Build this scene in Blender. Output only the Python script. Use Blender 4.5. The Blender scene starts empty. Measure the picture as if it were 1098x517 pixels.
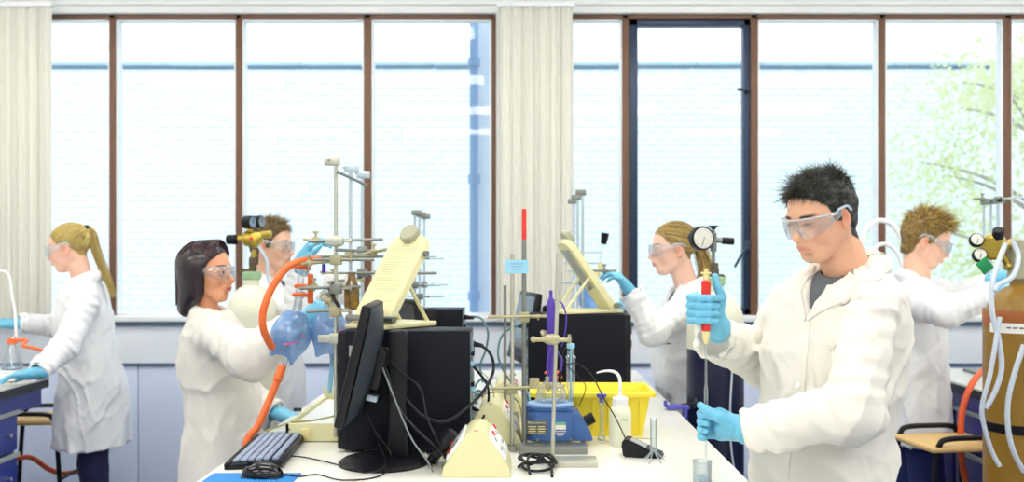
import bpy, bmesh, math, random
import numpy as np
from mathutils import Vector, Matrix
random.seed(7); RNG = np.random.RandomState(11)
PI = math.pi
SC = bpy.context.scene
COL = SC.collection
F_PX, VX, HY, CAMH = 1020.0, 558.0, 275.0, 1.5      # focal length, horizon point, eye height

def P(px, py, Y):
    return Vector(((px - VX) * Y / F_PX, Y, CAMH - (py - HY) * Y / F_PX))
def R(a): return math.radians(a)

# ------------------------------------------------------------------ materials
def lin(c):
    f = lambda v: v / 12.92 if v <= 0.04045 else ((v + 0.055) / 1.055) ** 2.4
    return tuple(f(v / 255.0) for v in c)
def mat(name, rgb, rough=0.5, metal=0.0, noise=0.0, nscale=20.0, bump=0.0, bscale=60.0, spec=0.5,
        trans=0.0, alpha=1.0, attr=False, sss=0.0, stretch=(1, 1, 1), coat=0.0):
    m = bpy.data.materials.new(name); m.use_nodes = True
    nt = m.node_tree; N = nt.nodes; L = nt.links
    b = N['Principled BSDF']
    c = lin(rgb)
    b.inputs['Base Color'].default_value = (*c, 1)
    b.inputs['Roughness'].default_value = rough
    b.inputs['Metallic'].default_value = metal
    b.inputs['Specular IOR Level'].default_value = spec
    b.inputs['Transmission Weight'].default_value = trans
    b.inputs['Alpha'].default_value = alpha
    b.inputs['Coat Weight'].default_value = coat
    if sss:
        b.inputs['Subsurface Weight'].default_value = sss
        b.inputs['Subsurface Radius'].default_value = (0.012, 0.005, 0.003)
        b.inputs['Subsurface Scale'].default_value = 0.6
    tc = N.new('ShaderNodeTexCoord'); mp = N.new('ShaderNodeMapping')
    mp.inputs['Scale'].default_value = stretch
    L.new(tc.outputs['Object'], mp.inputs['Vector'])
    src = None
    if attr:
        a = N.new('ShaderNodeVertexColor'); a.layer_name = 'Col'
        src = a.outputs['Color']; L.new(src, b.inputs['Base Color'])
    if noise:
        t = N.new('ShaderNodeTexNoise'); t.inputs['Scale'].default_value = nscale
        t.inputs['Detail'].default_value = 4
        L.new(mp.outputs[0], t.inputs['Vector'])
        r = N.new('ShaderNodeMapRange'); r.inputs[3].default_value = 1 - noise; r.inputs[4].default_value = 1 + noise
        L.new(t.outputs['Fac'], r.inputs[0])
        mx = N.new('ShaderNodeVectorMath'); mx.operation = 'SCALE'
        if src: L.new(src, mx.inputs[0])
        else: mx.inputs[0].default_value = c
        L.new(r.outputs[0], mx.inputs['Scale'])
        L.new(mx.outputs[0], b.inputs['Base Color'])
    if bump:
        t = N.new('ShaderNodeTexNoise'); t.inputs['Scale'].default_value = bscale
        t.inputs['Detail'].default_value = 3
        L.new(mp.outputs[0], t.inputs['Vector'])
        bp = N.new('ShaderNodeBump'); bp.inputs['Strength'].default_value = bump
        bp.inputs['Distance'].default_value = 0.01
        L.new(t.outputs['Fac'], bp.inputs['Height']); L.new(bp.outputs[0], b.inputs['Normal'])
    return m

def glass_mat(name, tint=(240, 248, 250), edge=(150, 175, 190), refl=0.12, edge_amt=0.55, body=0.04, rough=0.03, blend=0.45):
    """thin clear wall: see-through face on, tinted and reflective towards grazing angles"""
    m = bpy.data.materials.new(name); m.use_nodes = True
    nt = m.node_tree; N = nt.nodes; L = nt.links
    N.remove(N['Principled BSDF']); out = N['Material Output']
    tr = N.new('ShaderNodeBsdfTransparent'); tr.inputs[0].default_value = (*lin(tint), 1)
    gl = N.new('ShaderNodeBsdfGlossy'); gl.inputs['Roughness'].default_value = rough
    df = N.new('ShaderNodeBsdfDiffuse'); df.inputs[0].default_value = (*lin(edge), 1)
    lw = N.new('ShaderNodeLayerWeight'); lw.inputs[0].default_value = blend
    a = N.new('ShaderNodeMath'); a.operation = 'MULTIPLY_ADD'
    a.inputs[1].default_value = edge_amt; a.inputs[2].default_value = body
    L.new(lw.outputs['Facing'], a.inputs[0])
    m1 = N.new('ShaderNodeMixShader'); L.new(a.outputs[0], m1.inputs[0])
    L.new(tr.outputs[0], m1.inputs[1]); L.new(df.outputs[0], m1.inputs[2])
    g = N.new('ShaderNodeMath'); g.operation = 'MULTIPLY_ADD'
    g.inputs[1].default_value = refl * 2; g.inputs[2].default_value = refl * 0.3
    L.new(lw.outputs['Fresnel'], g.inputs[0])
    m2 = N.new('ShaderNodeMixShader'); L.new(g.outputs[0], m2.inputs[0])
    L.new(m1.outputs[0], m2.inputs[1]); L.new(gl.outputs[0], m2.inputs[2])
    L.new(m2.outputs[0], out.inputs[0])
    return m

def emis_mat(name, rgb, s):
    m = bpy.data.materials.new(name); m.use_nodes = True
    b = m.node_tree.nodes['Principled BSDF']
    b.inputs['Base Color'].default_value = (.8, .8, .8, 1)
    b.inputs['Emission Color'].default_value = (*lin(rgb), 1)
    b.inputs['Emission Strength'].default_value = s
    return m

# ------------------------------------------------------------------ object helpers
def tag(o, label=None, cat=None, group=None, kind=None):
    if label: o['label'] = label
    if cat: o['category'] = cat
    if group: o['group'] = group
    if kind: o['kind'] = kind
    return o
def empty(name, loc, label=None, cat=None, group=None):
    o = bpy.data.objects.new(name, None); COL.objects.link(o)
    o.location = loc; o.empty_display_size = 0.05
    return tag(o, label, cat, group)
def wloc(o):
    v = Vector((0, 0, 0))
    while o is not None:
        v = v + Vector(o.location); o = o.parent
    return v

class MB:
    """collects verts and faces in world coordinates, linked as ONE mesh object"""
    def __init__(s): s.v = []; s.f = []; s.mi = []; s.cols = None
    def add(s, verts, faces, M=None, mi=0):
        o = len(s.v)
        if M is not None: verts = [M @ Vector(p) for p in verts]
        s.v.extend([tuple(p) for p in verts])
        s.f.extend([tuple(i + o for i in f) for f in faces]); s.mi.extend([mi] * len(faces))
        return s
    def _bm(s, bm, M=None, mi=0):
        bm.verts.ensure_lookup_table()
        for i, v in enumerate(bm.verts): v.index = i
        s.add([v.co.copy() for v in bm.verts], [[v.index for v in f.verts] for f in bm.faces], M, mi)
        bm.free(); return s
    def box(s, c, size, rot=None, bev=0.0, seg=2, mi=0, M=None):
        bm = bmesh.new(); bmesh.ops.create_cube(bm, size=1.0)
        for v in bm.verts: v.co = Vector((v.co.x * size[0], v.co.y * size[1], v.co.z * size[2]))
        if bev: bmesh.ops.bevel(bm, geom=bm.edges[:], offset=min(bev, min(size) * .49), segments=seg, affect='EDGES', profile=0.5)
        T = Matrix.Translation(c)
        if rot is not None: T = T @ (rot.to_4x4() if isinstance(rot, Matrix) else Matrix.Rotation(rot, 4, 'Z'))
        if M is not None: T = M @ T
        return s._bm(bm, T, mi)
    def cyl(s, a, b, r, r2=None, n=20, mi=0, bev=0.0, M=None):
        a = Vector(a); b = Vector(b); r2 = r if r2 is None else r2
        L = (b - a).length
        prof = [(0, 0), (r - bev, 0), (r, bev), (r2, L - bev), (r2 - bev, L), (0, L)] if bev else [(0, 0), (r, 0), (r2, L), (0, L)]
        return s.lathe(prof, a, b - a, n, mi, M)
    def lathe(s, prof, o=(0, 0, 0), ax=(0, 0, 1), n=28, mi=0, M=None):
        """prof = (radius, height) pairs along axis ax from o; radius 0 ends close to a point"""
        q = Vector(ax).normalized().to_track_quat('Z', 'Y').to_matrix().to_4x4()
        T = Matrix.Translation(o) @ q
        if M is not None: T = M @ T
        vs = []; rings = []
        for r, h in prof:
            if r <= 1e-6: rings.append([len(vs)]); vs.append(Vector((0, 0, h)))
            else:
                rings.append(list(range(len(vs), len(vs) + n)))
                vs += [Vector((r * math.cos(2 * PI * i / n), r * math.sin(2 * PI * i / n), h)) for i in range(n)]
        fs = []
        for A, B in zip(rings, rings[1:]):
            for i in range(n):
                j = (i + 1) % n
                if len(A) == 1 and len(B) == 1: continue
                if len(A) == 1: fs.append((A[0], B[j], B[i]))
                elif len(B) == 1: fs.append((A[i], A[j], B[0]))
                else: fs.append((A[i], A[j], B[j], B[i]))
        return s.add(vs, fs, T, mi)
    def tube(s, pts, r, n=8, smooth=6, mi=0, cap=True, r_end=None, flat=None):
        pts = [Vector(p) for p in pts]
        if smooth and len(pts) > 2: pts = spline(pts, smooth)
        m = len(pts)
        tang = [(pts[min(i + 1, m - 1)] - pts[max(i - 1, 0)]).normalized() for i in range(m)]
        up = Vector((0, 0, 1)) if abs(tang[0].z) < .9 else Vector((0, 1, 0))
        x = tang[0].cross(up).normalized()
        vs = []; fs = []
        for i in range(m):
            x = (x - tang[i] * x.dot(tang[i])).normalized(); y = tang[i].cross(x)
            if callable(r): rr = r(i / (m - 1))
            else: rr = r if r_end is None else r + (r_end - r) * i / (m - 1)
            fl = flat or 1.0
            for k in range(n):
                a = 2 * PI * k / n
                vs.append(pts[i] + x * math.cos(a) * rr + y * math.sin(a) * rr * fl)
        for i in range(m - 1):
            for k in range(n):
                j = (k + 1) % n
                fs.append((i * n + k, i * n + j, (i + 1) * n + j, (i + 1) * n + k))
        if cap:
            fs.append(tuple(range(n - 1, -1, -1))); fs.append(tuple((m - 1) * n + k for k in range(n)))
        return s.add(vs, fs, None, mi)
    def prism(s, poly, o, u, v, w, mi=0, bev=0.0, M=None):
        """polygon (a,b) spanned on unit axes u,v from o, extruded along vector w"""
        bm = bmesh.new(); u = Vector(u); v = Vector(v); w = Vector(w); o = Vector(o)
        b0 = [bm.verts.new(o + u * a + v * b) for a, b in poly]
        b1 = [bm.verts.new(o + u * a + v * b + w) for a, b in poly]
        n = len(poly)
        bm.faces.new(b0[::-1]); bm.faces.new(b1)
        for i in range(n): bm.faces.new((b0[i], b0[(i + 1) % n], b1[(i + 1) % n], b1[i]))
        bmesh.ops.recalc_face_normals(bm, faces=bm.faces[:])
        if bev:
            es = [e for e in bm.edges if len(e.link_faces) == 2 and e.calc_face_angle(0) > R(25)]
            bmesh.ops.bevel(bm, geom=es, offset=bev, segments=2, affect='EDGES')
        return s._bm(bm, M, mi)
    def sphere(s, c, r, n=20, mi=0, sc=(1, 1, 1), rot=None):
        prof = []
        k = max(6, n // 2)
        for i in range(k + 1):
            a = -PI / 2 + PI * i / k
            prof.append((abs(r * math.cos(a)) if 0 < i < k else 0, r * math.sin(a)))
        T = Matrix.Translation(c)
        if rot is not None: T = T @ rot.to_4x4()
        T = T @ Matrix.Diagonal((*sc, 1))
        return s.lathe(prof, (0, 0, 0), (0, 0, 1), n, mi, T)
    def build(s, name, m, parent=None, label=None, cat=None, group=None, kind=None, smooth=True, angle=38, origin=None):
        me = bpy.data.meshes.new(name)
        V = np.array(s.v, dtype=np.float64).reshape(-1, 3)
        if parent is not None: o = np.array(wloc(parent))
        elif origin is not None: o = np.array(origin, dtype=float)
        elif kind == 'structure': o = np.zeros(3)
        else:
            lo = V.min(0); hi = V.max(0); o = np.array([(lo[0] + hi[0]) / 2, (lo[1] + hi[1]) / 2, lo[2]])
        me.from_pydata((V - o).tolist(), [], s.f)
        ms = m if isinstance(m, (list, tuple)) else [m]
        for x in ms: me.materials.append(x)
        if len(ms) > 1: me.polygons.foreach_set('material_index', s.mi)
        if s.cols is not None:
            ca = me.color_attributes.new('Col', 'FLOAT_COLOR', 'POINT')
            ca.data.foreach_set('color', np.asarray(s.cols, dtype=np.float32).ravel())
        if smooth:
            me.polygons.foreach_set('use_smooth', [True] * len(me.polygons))
            if angle < 180: me.set_sharp_from_angle(angle=R(angle))
        me.update()
        ob = bpy.data.objects.new(name, me); COL.objects.link(ob)
        if parent is not None: ob.parent = parent
        else: ob.location = o
        return tag(ob, label, cat, group, kind)

def spline(pts, k):
    out = []; n = len(pts)
    for i in range(n - 1):
        p0 = pts[max(i - 1, 0)]; p1 = pts[i]; p2 = pts[i + 1]; p3 = pts[min(i + 2, n - 1)]
        for j in range(k):
            t = j / k
            out.append(0.5 * ((2 * p1) + (p2 - p0) * t + (2 * p0 - 5 * p1 + 4 * p2 - p3) * t * t + (3 * p1 - p0 - 3 * p2 + p3) * t ** 3))
    out.append(pts[-1]); return out

def children(o): return [c for c in bpy.data.objects if c.parent == o]
def copy_tree(o, parent=None):
    c = o.copy(); COL.objects.link(c)
    if parent is not None: c.parent = parent
    for ch in children(o): copy_tree(ch, c)
    return c
def text_obj(name, txt, size, m, parent, loc, rot, ext=0.0004, align='CENTER', label=None):
    cu = bpy.data.curves.new(name, 'FONT'); cu.body = txt; cu.size = size; cu.extrude = ext
    cu.align_x = align; cu.align_y = 'CENTER'
    t = bpy.data.objects.new('tmp', cu); COL.objects.link(t)
    me = bpy.data.meshes.new_from_object(t.evaluated_get(bpy.context.evaluated_depsgraph_get()))
    bpy.data.objects.remove(t)
    me.materials.clear(); me.materials.append(m)
    ob = bpy.data.objects.new(name, me); COL.objects.link(ob)
    ob.parent = parent; ob.location = Vector(loc) - (wloc(parent) if parent else Vector()); ob.rotation_euler = rot
    if label: ob['label'] = label
    return ob
# ------------------------------------------------------------------ solid modelling on a grid (surface nets)
def _noise_grid(seed): return np.random.RandomState(seed).rand(17, 17, 17)
_NG = _noise_grid(3)
def vnoise(x, y, z):
    """smooth periodic value noise in [-1,1]"""
    x = x % 16; y = y % 16; z = z % 16
    i = np.floor(x).astype(int); j = np.floor(y).astype(int); k = np.floor(z).astype(int)
    u = x - i; v = y - j; w = z - k
    u = u * u * (3 - 2 * u); v = v * v * (3 - 2 * v); w = w * w * (3 - 2 * w)
    i %= 16; j %= 16; k %= 16; i1 = (i + 1) % 16; j1 = (j + 1) % 16; k1 = (k + 1) % 16
    g = _NG
    c = (((g[i, j, k] * (1 - u) + g[i1, j, k] * u) * (1 - v) + (g[i, j1, k] * (1 - u) + g[i1, j1, k] * u) * v) * (1 - w)
         + ((g[i, j, k1] * (1 - u) + g[i1, j, k1] * u) * (1 - v) + (g[i, j1, k1] * (1 - u) + g[i1, j1, k1] * u) * v) * w)
    return c * 2 - 1

def axis(lo, hi, step, fine=None, fstep=None):
    """axis coordinates; finer inside fine=(a,b)"""
    if fine is None: return np.arange(lo, hi + step, step)
    out = [lo]
    while out[-1] < hi:
        x = out[-1]
        if fine[0] <= x <= fine[1]: s = fstep
        else:
            d = min(abs(x - fine[0]), abs(x - fine[1])); s = min(step, fstep + d * 0.35)
        out.append(x + s)
    return np.array(out)

class Field:
    def __init__(s, xs, ys, zs):
        s.ax = (xs, ys, zs); s.F = np.full((len(xs), len(ys), len(zs)), 0.25, dtype=np.float64)
    def sl(s, lo, hi):
        r = []
        for a, l, h in zip(s.ax, lo, hi):
            i = max(0, np.searchsorted(a, l) - 1); j = min(len(a), np.searchsorted(a, h) + 1)
            r.append(slice(i, max(i, j)))
        return tuple(r)
    def grid(s, sl):
        return np.meshgrid(s.ax[0][sl[0]], s.ax[1][sl[1]], s.ax[2][sl[2]], indexing='ij', sparse=True)
    def op(s, fn, lo, hi, k=0.0, mode='u'):
        """k = blend width; mode u union, s subtract, i intersect"""
        m = 0.03 + 1.5 * k
        sl = s.sl([a - m for a in lo], [a + m for a in hi])
        if any(q.stop <= q.start for q in sl): return s
        d = fn(*s.grid(sl)); A = s.F[sl]
        if mode == 's': d = -d
        if mode == 'u':
            r = np.minimum(A, d)
            if k: h = np.maximum(k - np.abs(A - d), 0) / k; r = r - h * h * k * .25
        else:
            r = np.maximum(A, d)
            if k: h = np.maximum(k - np.abs(A - d), 0) / k; r = r + h * h * k * .25
        s.F[sl] = r; return s
    def cap(s, a, b, ra, rb=None, k=0.0, mode='u', wr=None, fx=None):
        a = np.array(a, float); b = np.array(b, float); rb = ra if rb is None else rb
        R_ = max(ra, rb) + 0.02
        ab = b - a; L2 = max(ab @ ab, 1e-9)
        def fn(X, Y, Z):
            t = ((X - a[0]) * ab[0] + (Y - a[1]) * ab[1] + (Z - a[2]) * ab[2]) / L2
            t = np.clip(t, 0, 1)
            dx = X - a[0] - t * ab[0]; dy = Y - a[1] - t * ab[1]; dz = Z - a[2] - t * ab[2]
            d = np.sqrt(dx * dx + dy * dy + dz * dz) - (ra + (rb - ra) * t)
            if wr: d = d + wr(t, dx, dy, dz)
            return d
        return s.op(fn, np.minimum(a, b) - R_, np.maximum(a, b) + R_, k, mode)
    def ell(s, c, r, Rm=None, k=0.0, mode='u'):
        c = np.array(c, float); r = np.array(r, float)
        M = np.eye(3) if Rm is None else np.array(Rm)
        e = np.sqrt((M ** 2) @ (r ** 2)) + 0.003
        def fn(X, Y, Z):
            x = X - c[0]; y = Y - c[1]; z = Z - c[2]
            p = [M[0, i] * x + M[1, i] * y + M[2, i] * z for i in range(3)]
            k0 = np.sqrt((p[0] / r[0]) ** 2 + (p[1] / r[1]) ** 2 + (p[2] / r[2]) ** 2)
            k1 = np.sqrt((p[0] / r[0] ** 2) ** 2 + (p[1] / r[1] ** 2) ** 2 + (p[2] / r[2] ** 2) ** 2) + 1e-9
            return k0 * (k0 - 1) / k1
        return s.op(fn, c - e, c + e, k, mode)
    def box(s, c, h, Rm=None, rad=0.0, k=0.0, mode='u'):
        c = np.array(c, float); h = np.array(h, float)
        M = np.eye(3) if Rm is None else np.array(Rm)
        e = np.abs(M) @ h + 0.003
        def fn(X, Y, Z):
            x = X - c[0]; y = Y - c[1]; z = Z - c[2]
            q = [np.abs(M[0, i] * x + M[1, i] * y + M[2, i] * z) - h[i] + rad for i in range(3)]
            o = np.sqrt(sum(np.maximum(v, 0) ** 2 for v in q))
            return o + np.minimum(np.maximum(q[0], np.maximum(q[1], q[2])), 0) - rad
        return s.op(fn, c - e, c + e, k, mode)
    def column(s, prof, yaw=0.0, k=0.0, mode='u', folds=None, power=2.3):
        """stack of oval sections: prof rows = (z, cx, cy, half_width_along_yaw, half_width_across)"""
        pr = np.array(sorted(prof)); ca, sa = math.cos(yaw), math.sin(yaw)
        zz = pr[:, 0]; mr = pr[:, 3:5].max()
        lo = (pr[:, 1].min() - mr, pr[:, 2].min() - mr, zz[0]); hi = (pr[:, 1].max() + mr, pr[:, 2].max() + mr, zz[-1])
        def sm(z, col):                                   # smooth interpolation
            return np.interp(z, zz, pr[:, col])
        def fn(X, Y, Z):
            zc = np.clip(Z, zz[0], zz[-1])
            cx, cy, a, b = [sm(zc, i) for i in (1, 2, 3, 4)]
            x = X - cx; y = Y - cy
            p = (x * ca + y * sa); q = (-x * sa + y * ca)
            th = np.arctan2(q / b, p / a)
            rr = (np.abs(p / a) ** power + np.abs(q / b) ** power) ** (1 / power)
            d = (rr - 1) * np.minimum(a, b)
            if folds is not None: d = d + folds(th, Z)
            e = np.maximum(zz[0] - Z, Z - zz[-1])
            return np.maximum(d, e)
        return s.op(fn, lo, hi, k, mode)
    def disp(s, fn):
        X, Y, Z = s.grid(tuple(slice(None) for _ in range(3)))
        s.F = s.F + fn(X, Y, Z); return s
    def mesh(s):
        F = s.F; S = F < 0
        xs, ys, zs = s.ax; nx, ny, nz = F.shape
        C = S[:-1, :-1, :-1].astype(np.int8)
        tot = np.zeros((nx - 1, ny - 1, nz - 1), np.int8)
        for a in (0, 1):
            for b in (0, 1):
                for c in (0, 1):
                    tot += S[a:nx - 1 + a, b:ny - 1 + b, c:nz - 1 + c]
        act = (tot > 0) & (tot < 8)
        I, J, K = np.nonzero(act); n = len(I)
        idx = -np.ones(act.shape, np.int64); idx[I, J, K] = np.arange(n)
        acc = np.zeros((n, 3)); cnt = np.zeros(n)
        cor = [(a, b, c) for a in (0, 1) for b in (0, 1) for c in (0, 1)]
        for a in cor:
            for d in range(3):
                if a[d]: continue
                b = list(a); b[d] = 1
                fa = F[I + a[0], J + a[1], K + a[2]]; fb = F[I + b[0], J + b[1], K + b[2]]
                m = (fa < 0) != (fb < 0)
                t = np.where(m, fa / np.where(m, fa - fb, 1), 0)
                pa = np.stack([xs[I + a[0]], ys[J + a[1]], zs[K + a[2]]], 1)
                pb = np.stack([xs[I + b[0]], ys[J + b[1]], zs[K + b[2]]], 1)
                acc += np.where(m[:, None], pa + (pb - pa) * t[:, None], 0); cnt += m
        V = acc / cnt[:, None]
        quads = []
        for d in range(3):
            e = [slice(None)] * 3; g = [slice(None)] * 3
            e[d] = slice(0, -1); g[d] = slice(1, None)
            A = S[tuple(e)]; B = S[tuple(g)]
            ch = A != B
            o = [q for q in range(3) if q != d]
            ch = ch.copy()
            for q in o:
                w = [slice(None)] * 3; w[q] = 0; ch[tuple(w)] = False
                w[q] = -1; ch[tuple(w)] = False
            ii = np.array(np.nonzero(ch)).T
            if not len(ii): continue
            u, v = (d + 1) % 3, (d + 2) % 3
            def cell(du, dv):
                c = ii.copy(); c[:, u] -= du; c[:, v] -= dv
                return idx[c[:, 0], c[:, 1], c[:, 2]]
            q = np.stack([cell(0, 0), cell(1, 0), cell(1, 1), cell(0, 1)], 1)
            inside = A[ii[:, 0], ii[:, 1], ii[:, 2]]
            q[~inside] = q[~inside][:, ::-1]
            quads.append(q)
        Q = np.concatenate(quads)
        Q = Q[(Q >= 0).all(1)]
        return V, Q
    def build(s, name, m, parent=None, col=None, relax=1, **kw):
        V, Q = s.mesh()
        if relax: V = laplace(V, Q, relax)
        b = MB(); b.v = V.tolist(); b.f = Q.tolist()
        if col is not None: b.cols = np.concatenate([col(V), np.ones((len(V), 1))], 1)
        kw.setdefault('angle', 180)
        return b.build(name, m, parent, **kw)
def laplace(V, Q, it, w=0.5):
    e = np.concatenate([Q[:, [0, 1]], Q[:, [1, 2]], Q[:, [2, 3]], Q[:, [3, 0]]]); e = np.concatenate([e, e[:, ::-1]])
    for _ in range(it):
        c = np.bincount(e[:, 0], minlength=len(V)).astype(float); c[c == 0] = 1
        A = np.stack([np.bincount(e[:, 0], weights=V[e[:, 1], i], minlength=len(V)) for i in range(3)], 1) / c[:, None]
        V = V + (A - V) * w
    return V
# ------------------------------------------------------------------ materials of the place
M = {}
M['wall'] = mat('wall_paint', (236, 238, 238), .8, bump=.05, bscale=90)
M['panel'] = mat('wall_panel', (214, 227, 252), .45, noise=.02, nscale=3)
M['apron'] = mat('window_apron', (234, 241, 250), .5, noise=.015, nscale=4)
M['seam'] = mat('panel_seam', (72, 96, 122), .6)
M['ceiling'] = mat('ceiling_tile', (240, 240, 238), .9, bump=.15, bscale=140)
M['floor'] = mat('vinyl_floor', (150, 158, 172), .35, noise=.05, nscale=30)
M['wood_frame'] = mat('brown_wood_frame', (112, 78, 58), .5, noise=.18, nscale=14, stretch=(12, 12, 1), bump=.1)
M['dark_frame'] = mat('dark_metal_frame', (36, 52, 78), .4, metal=.3, noise=.15, nscale=18)
M['white_paint'] = mat('white_gloss', (238, 242, 246), .35)
M['blind'] = mat('blind_fabric', (228, 228, 219), .85)
M['pane'] = glass_mat('window_glass', (250, 253, 255), (200, 215, 225), refl=.05, edge_amt=.05, body=.0, rough=.01)
def brick_mat():
    m = bpy.data.materials.new('pale_brick'); m.use_nodes = True
    nt = m.node_tree; N = nt.nodes; L = nt.links; b = N['Principled BSDF']; b.inputs['Roughness'].default_value = .9
    tc = N.new('ShaderNodeTexCoord'); mp = N.new('ShaderNodeMapping'); mp.inputs['Rotation'].default_value = (R(90), 0, 0)
    L.new(tc.outputs['Object'], mp.inputs[0])
    br = N.new('ShaderNodeTexBrick'); br.inputs['Scale'].default_value = 1.0
    br.inputs['Color1'].default_value = (*lin((218, 230, 237)), 1); br.inputs['Color2'].default_value = (*lin((226, 237, 242)), 1)
    br.inputs['Mortar'].default_value = (*lin((240, 249, 250)), 1)
    br.inputs['Mortar Size'].default_value = .018; br.inputs['Brick Width'].default_value = .225; br.inputs['Row Height'].default_value = .085
    L.new(mp.outputs[0], br.inputs['Vector']); L.new(br.outputs['Color'], b.inputs['Base Color'])
    return m
M['brick'] = brick_mat()
M['coping'] = mat('stone_coping', (188, 212, 228), .9, noise=.12, nscale=6)
M['render'] = mat('white_render', (226, 236, 246), .9, noise=.04, nscale=5)
M['drain'] = mat('blue_grey_plastic', (138, 168, 205), .5)
M['paving'] = mat('pale_paving', (205, 208, 205), .9, noise=.08, nscale=3)

WY = 5.64                                            # inner face of the window wall
wx = lambda px: (px - VX) * WY / F_PX
HZ, SZ, LZ = 2.945, 1.113, .859                      # window head, sill and the lower trim
RX0, RX1, RY0, CZ = -4.3, 4.3, -2.6, 3.25

def struct(name, mb, m, **k): return mb.build(name, m, kind='structure', **k)
struct('floor', MB().box(((RX0 + RX1) / 2, (RY0 + WY) / 2, -.05), (RX1 - RX0 + .4, WY - RY0 + .6, .1)), M['floor'])
struct('ceiling', MB().box(((RX0 + RX1) / 2, (RY0 + WY) / 2, CZ + .05), (RX1 - RX0 + .4, WY - RY0 + .6, .1)), M['ceiling'])
struct('wall_left', MB().box((RX0 - .1, (RY0 + WY) / 2, CZ / 2), (.2, WY - RY0 + .6, CZ)), M['wall'])
struct('wall_right', MB().box((RX1 + .1, (RY0 + WY) / 2, CZ / 2), (.2, WY - RY0 + .6, CZ)), M['wall'])
struct('wall_front', MB().box((0, RY0 - .1, CZ / 2), (RX1 - RX0 + .4, .2, CZ)), M['wall'])
# window wall: header, pier, ends, apron and lower panels
b = MB()
b.box((0, WY + .13, (HZ + CZ) / 2), (RX1 - RX0, .26, CZ - HZ))
px0, px1 = wx(532), wx(608)
b.box(((px0 + px1) / 2, WY + .13, (HZ + SZ) / 2), (px1 - px0, .26, HZ - SZ))
b.box(((RX0 - 3.75) / 2, WY + .13, (HZ + SZ) / 2), (RX0 * -1 - 3.75, .26, HZ - SZ))
b.box(((RX1 + 3.75) / 2, WY + .13, (HZ + SZ) / 2), (RX1 - 3.75, .26, HZ - SZ))
struct('wall_back', b, M['wall'])
b = MB(); b.box((0, WY + .13, (LZ + SZ) / 2), (RX1 - RX0, .26, SZ - LZ))
struct('wall_back_apron', b, M['apron'])
b = MB()
seams = sorted([wx(148 + k * 216) for k in range(-1, 6)])
xs = [RX0] + [s for s in seams if RX0 < s < RX1] + [RX1]
b.box((0, WY + .15, LZ / 2), (RX1 - RX0, .22, LZ))
for a, c in zip(xs, xs[1:]): b.box(((a + c) / 2, WY + .03, LZ / 2), (c - a - .006, .06, LZ - .004), bev=.003)
for a in xs[1:-1]:
    for z in (.78,): b.cyl((a - .05, WY + .001, z), (a - .05, WY - .004, z), .006, n=10); b.cyl((a + .05, WY + .001, z), (a + .05, WY - .004, z), .006, n=10)
struct('wall_back_panels', b, M['panel'])
struct('trim_1', MB().box((0, WY - .008, SZ - .012), (RX1 - RX0, .03, .022), bev=.003), M['seam'])
struct('trim_2', MB().box((0, WY - .004, LZ), (RX1 - RX0, .02, .016), bev=.002), M['seam'])
struct('trim_3', MB().box((0, WY + .12, SZ + .018), (RX1 - RX0 - 1.1, .30, .035), bev=.006), M['white_paint'])
struct('trim_4', MB().box((0, WY - .03, HZ + .14), (RX1 - RX0, .05, .04), bev=.006).box((0, WY - .012, HZ + .05), (RX1 - RX0, .03, .012)), M['white_paint'])

# windows: each light between two mullions is one window with frame and pane
FY = WY + .05
def mull(px, w, dark=False):
    s = 'structure'
    x = wx(px); return x, w * WY / F_PX
bars = [(-20, 6), (117.5, 6.5), (254, 6.5), (393, 8), (529.5, 5), (612, 3), (671.5, 7), (810.5, 8), (948.5, 7), (1084, 8), (1215, 7)]
b = MB()
for i, (px, w) in enumerate(bars):
    x, ww = mull(px, w)
    b = MB().box((x, FY + .03, (HZ + SZ) / 2), (ww, .09, HZ - SZ), bev=.004)
    struct('trim_mullion', b, M['wood_frame'])
b = MB()
for a, c in ((-3.75, wx(529.5)), (wx(612), 3.75)):
    b = MB().box(((a + c) / 2, FY + .03, HZ - .012), (c - a, .09, .026), bev=.003)
    struct('trim_head', b, M['wood_frame'])
n = 0
for (p0, w0), (p1, w1) in zip(bars, bars[1:]):
    if p0 == 529.5: continue
    n += 1
    x0 = wx(p0) + w0 * WY / F_PX / 2; x1 = wx(p1) - w1 * WY / F_PX / 2
    case = p0 == 671.5
    z0, z1 = SZ + .036, HZ - .026
    f = MB()
    t = .04 if case else .012
    tl = .055 if case else .012
    f.box((x0 + tl / 2, FY + .03, (z0 + z1) / 2), (tl, .07, z1 - z0), bev=.003)
    f.box((x1 - t / 2, FY + .03, (z0 + z1) / 2), (t, .07, z1 - z0), bev=.003)
    f.box(((x0 + x1) / 2, FY + .03, z1 - t / 2), (x1 - x0, .07, t), bev=.003)
    f.box(((x0 + x1) / 2, FY + .03, z0 + t / 2), (x1 - x0, .07, t), bev=.003)
    fr = f.build('window_%d' % n, M['dark_frame'] if case else M['white_paint'], kind='structure')
    MB().box(((x0 + x1) / 2, FY + .035, (z0 + z1) / 2), (x1 - x0 - .01, .005, z1 - z0 - .01)).build('pane', M['pane'], fr)
    if case:
        hx = x1 - .02
        h = MB().cyl((hx, FY - .005, 2.49), (hx, FY - .05, 2.49), .012, n=12).box((hx - .03, FY - .05, 2.49), (.075, .014, .02), bev=.004)
        h.build('handle', M['dark_frame'], fr)
        s = MB().box((hx, FY - .02, 1.56), (.03, .03, .07), bev=.004)
        s.tube([(hx, FY - .03, 1.56), (hx - .06, FY - .1, 1.50), (hx - .1, FY - .13, 1.44)], .008, smooth=0)
        s.build('stay', M['dark_frame'], fr)

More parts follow.
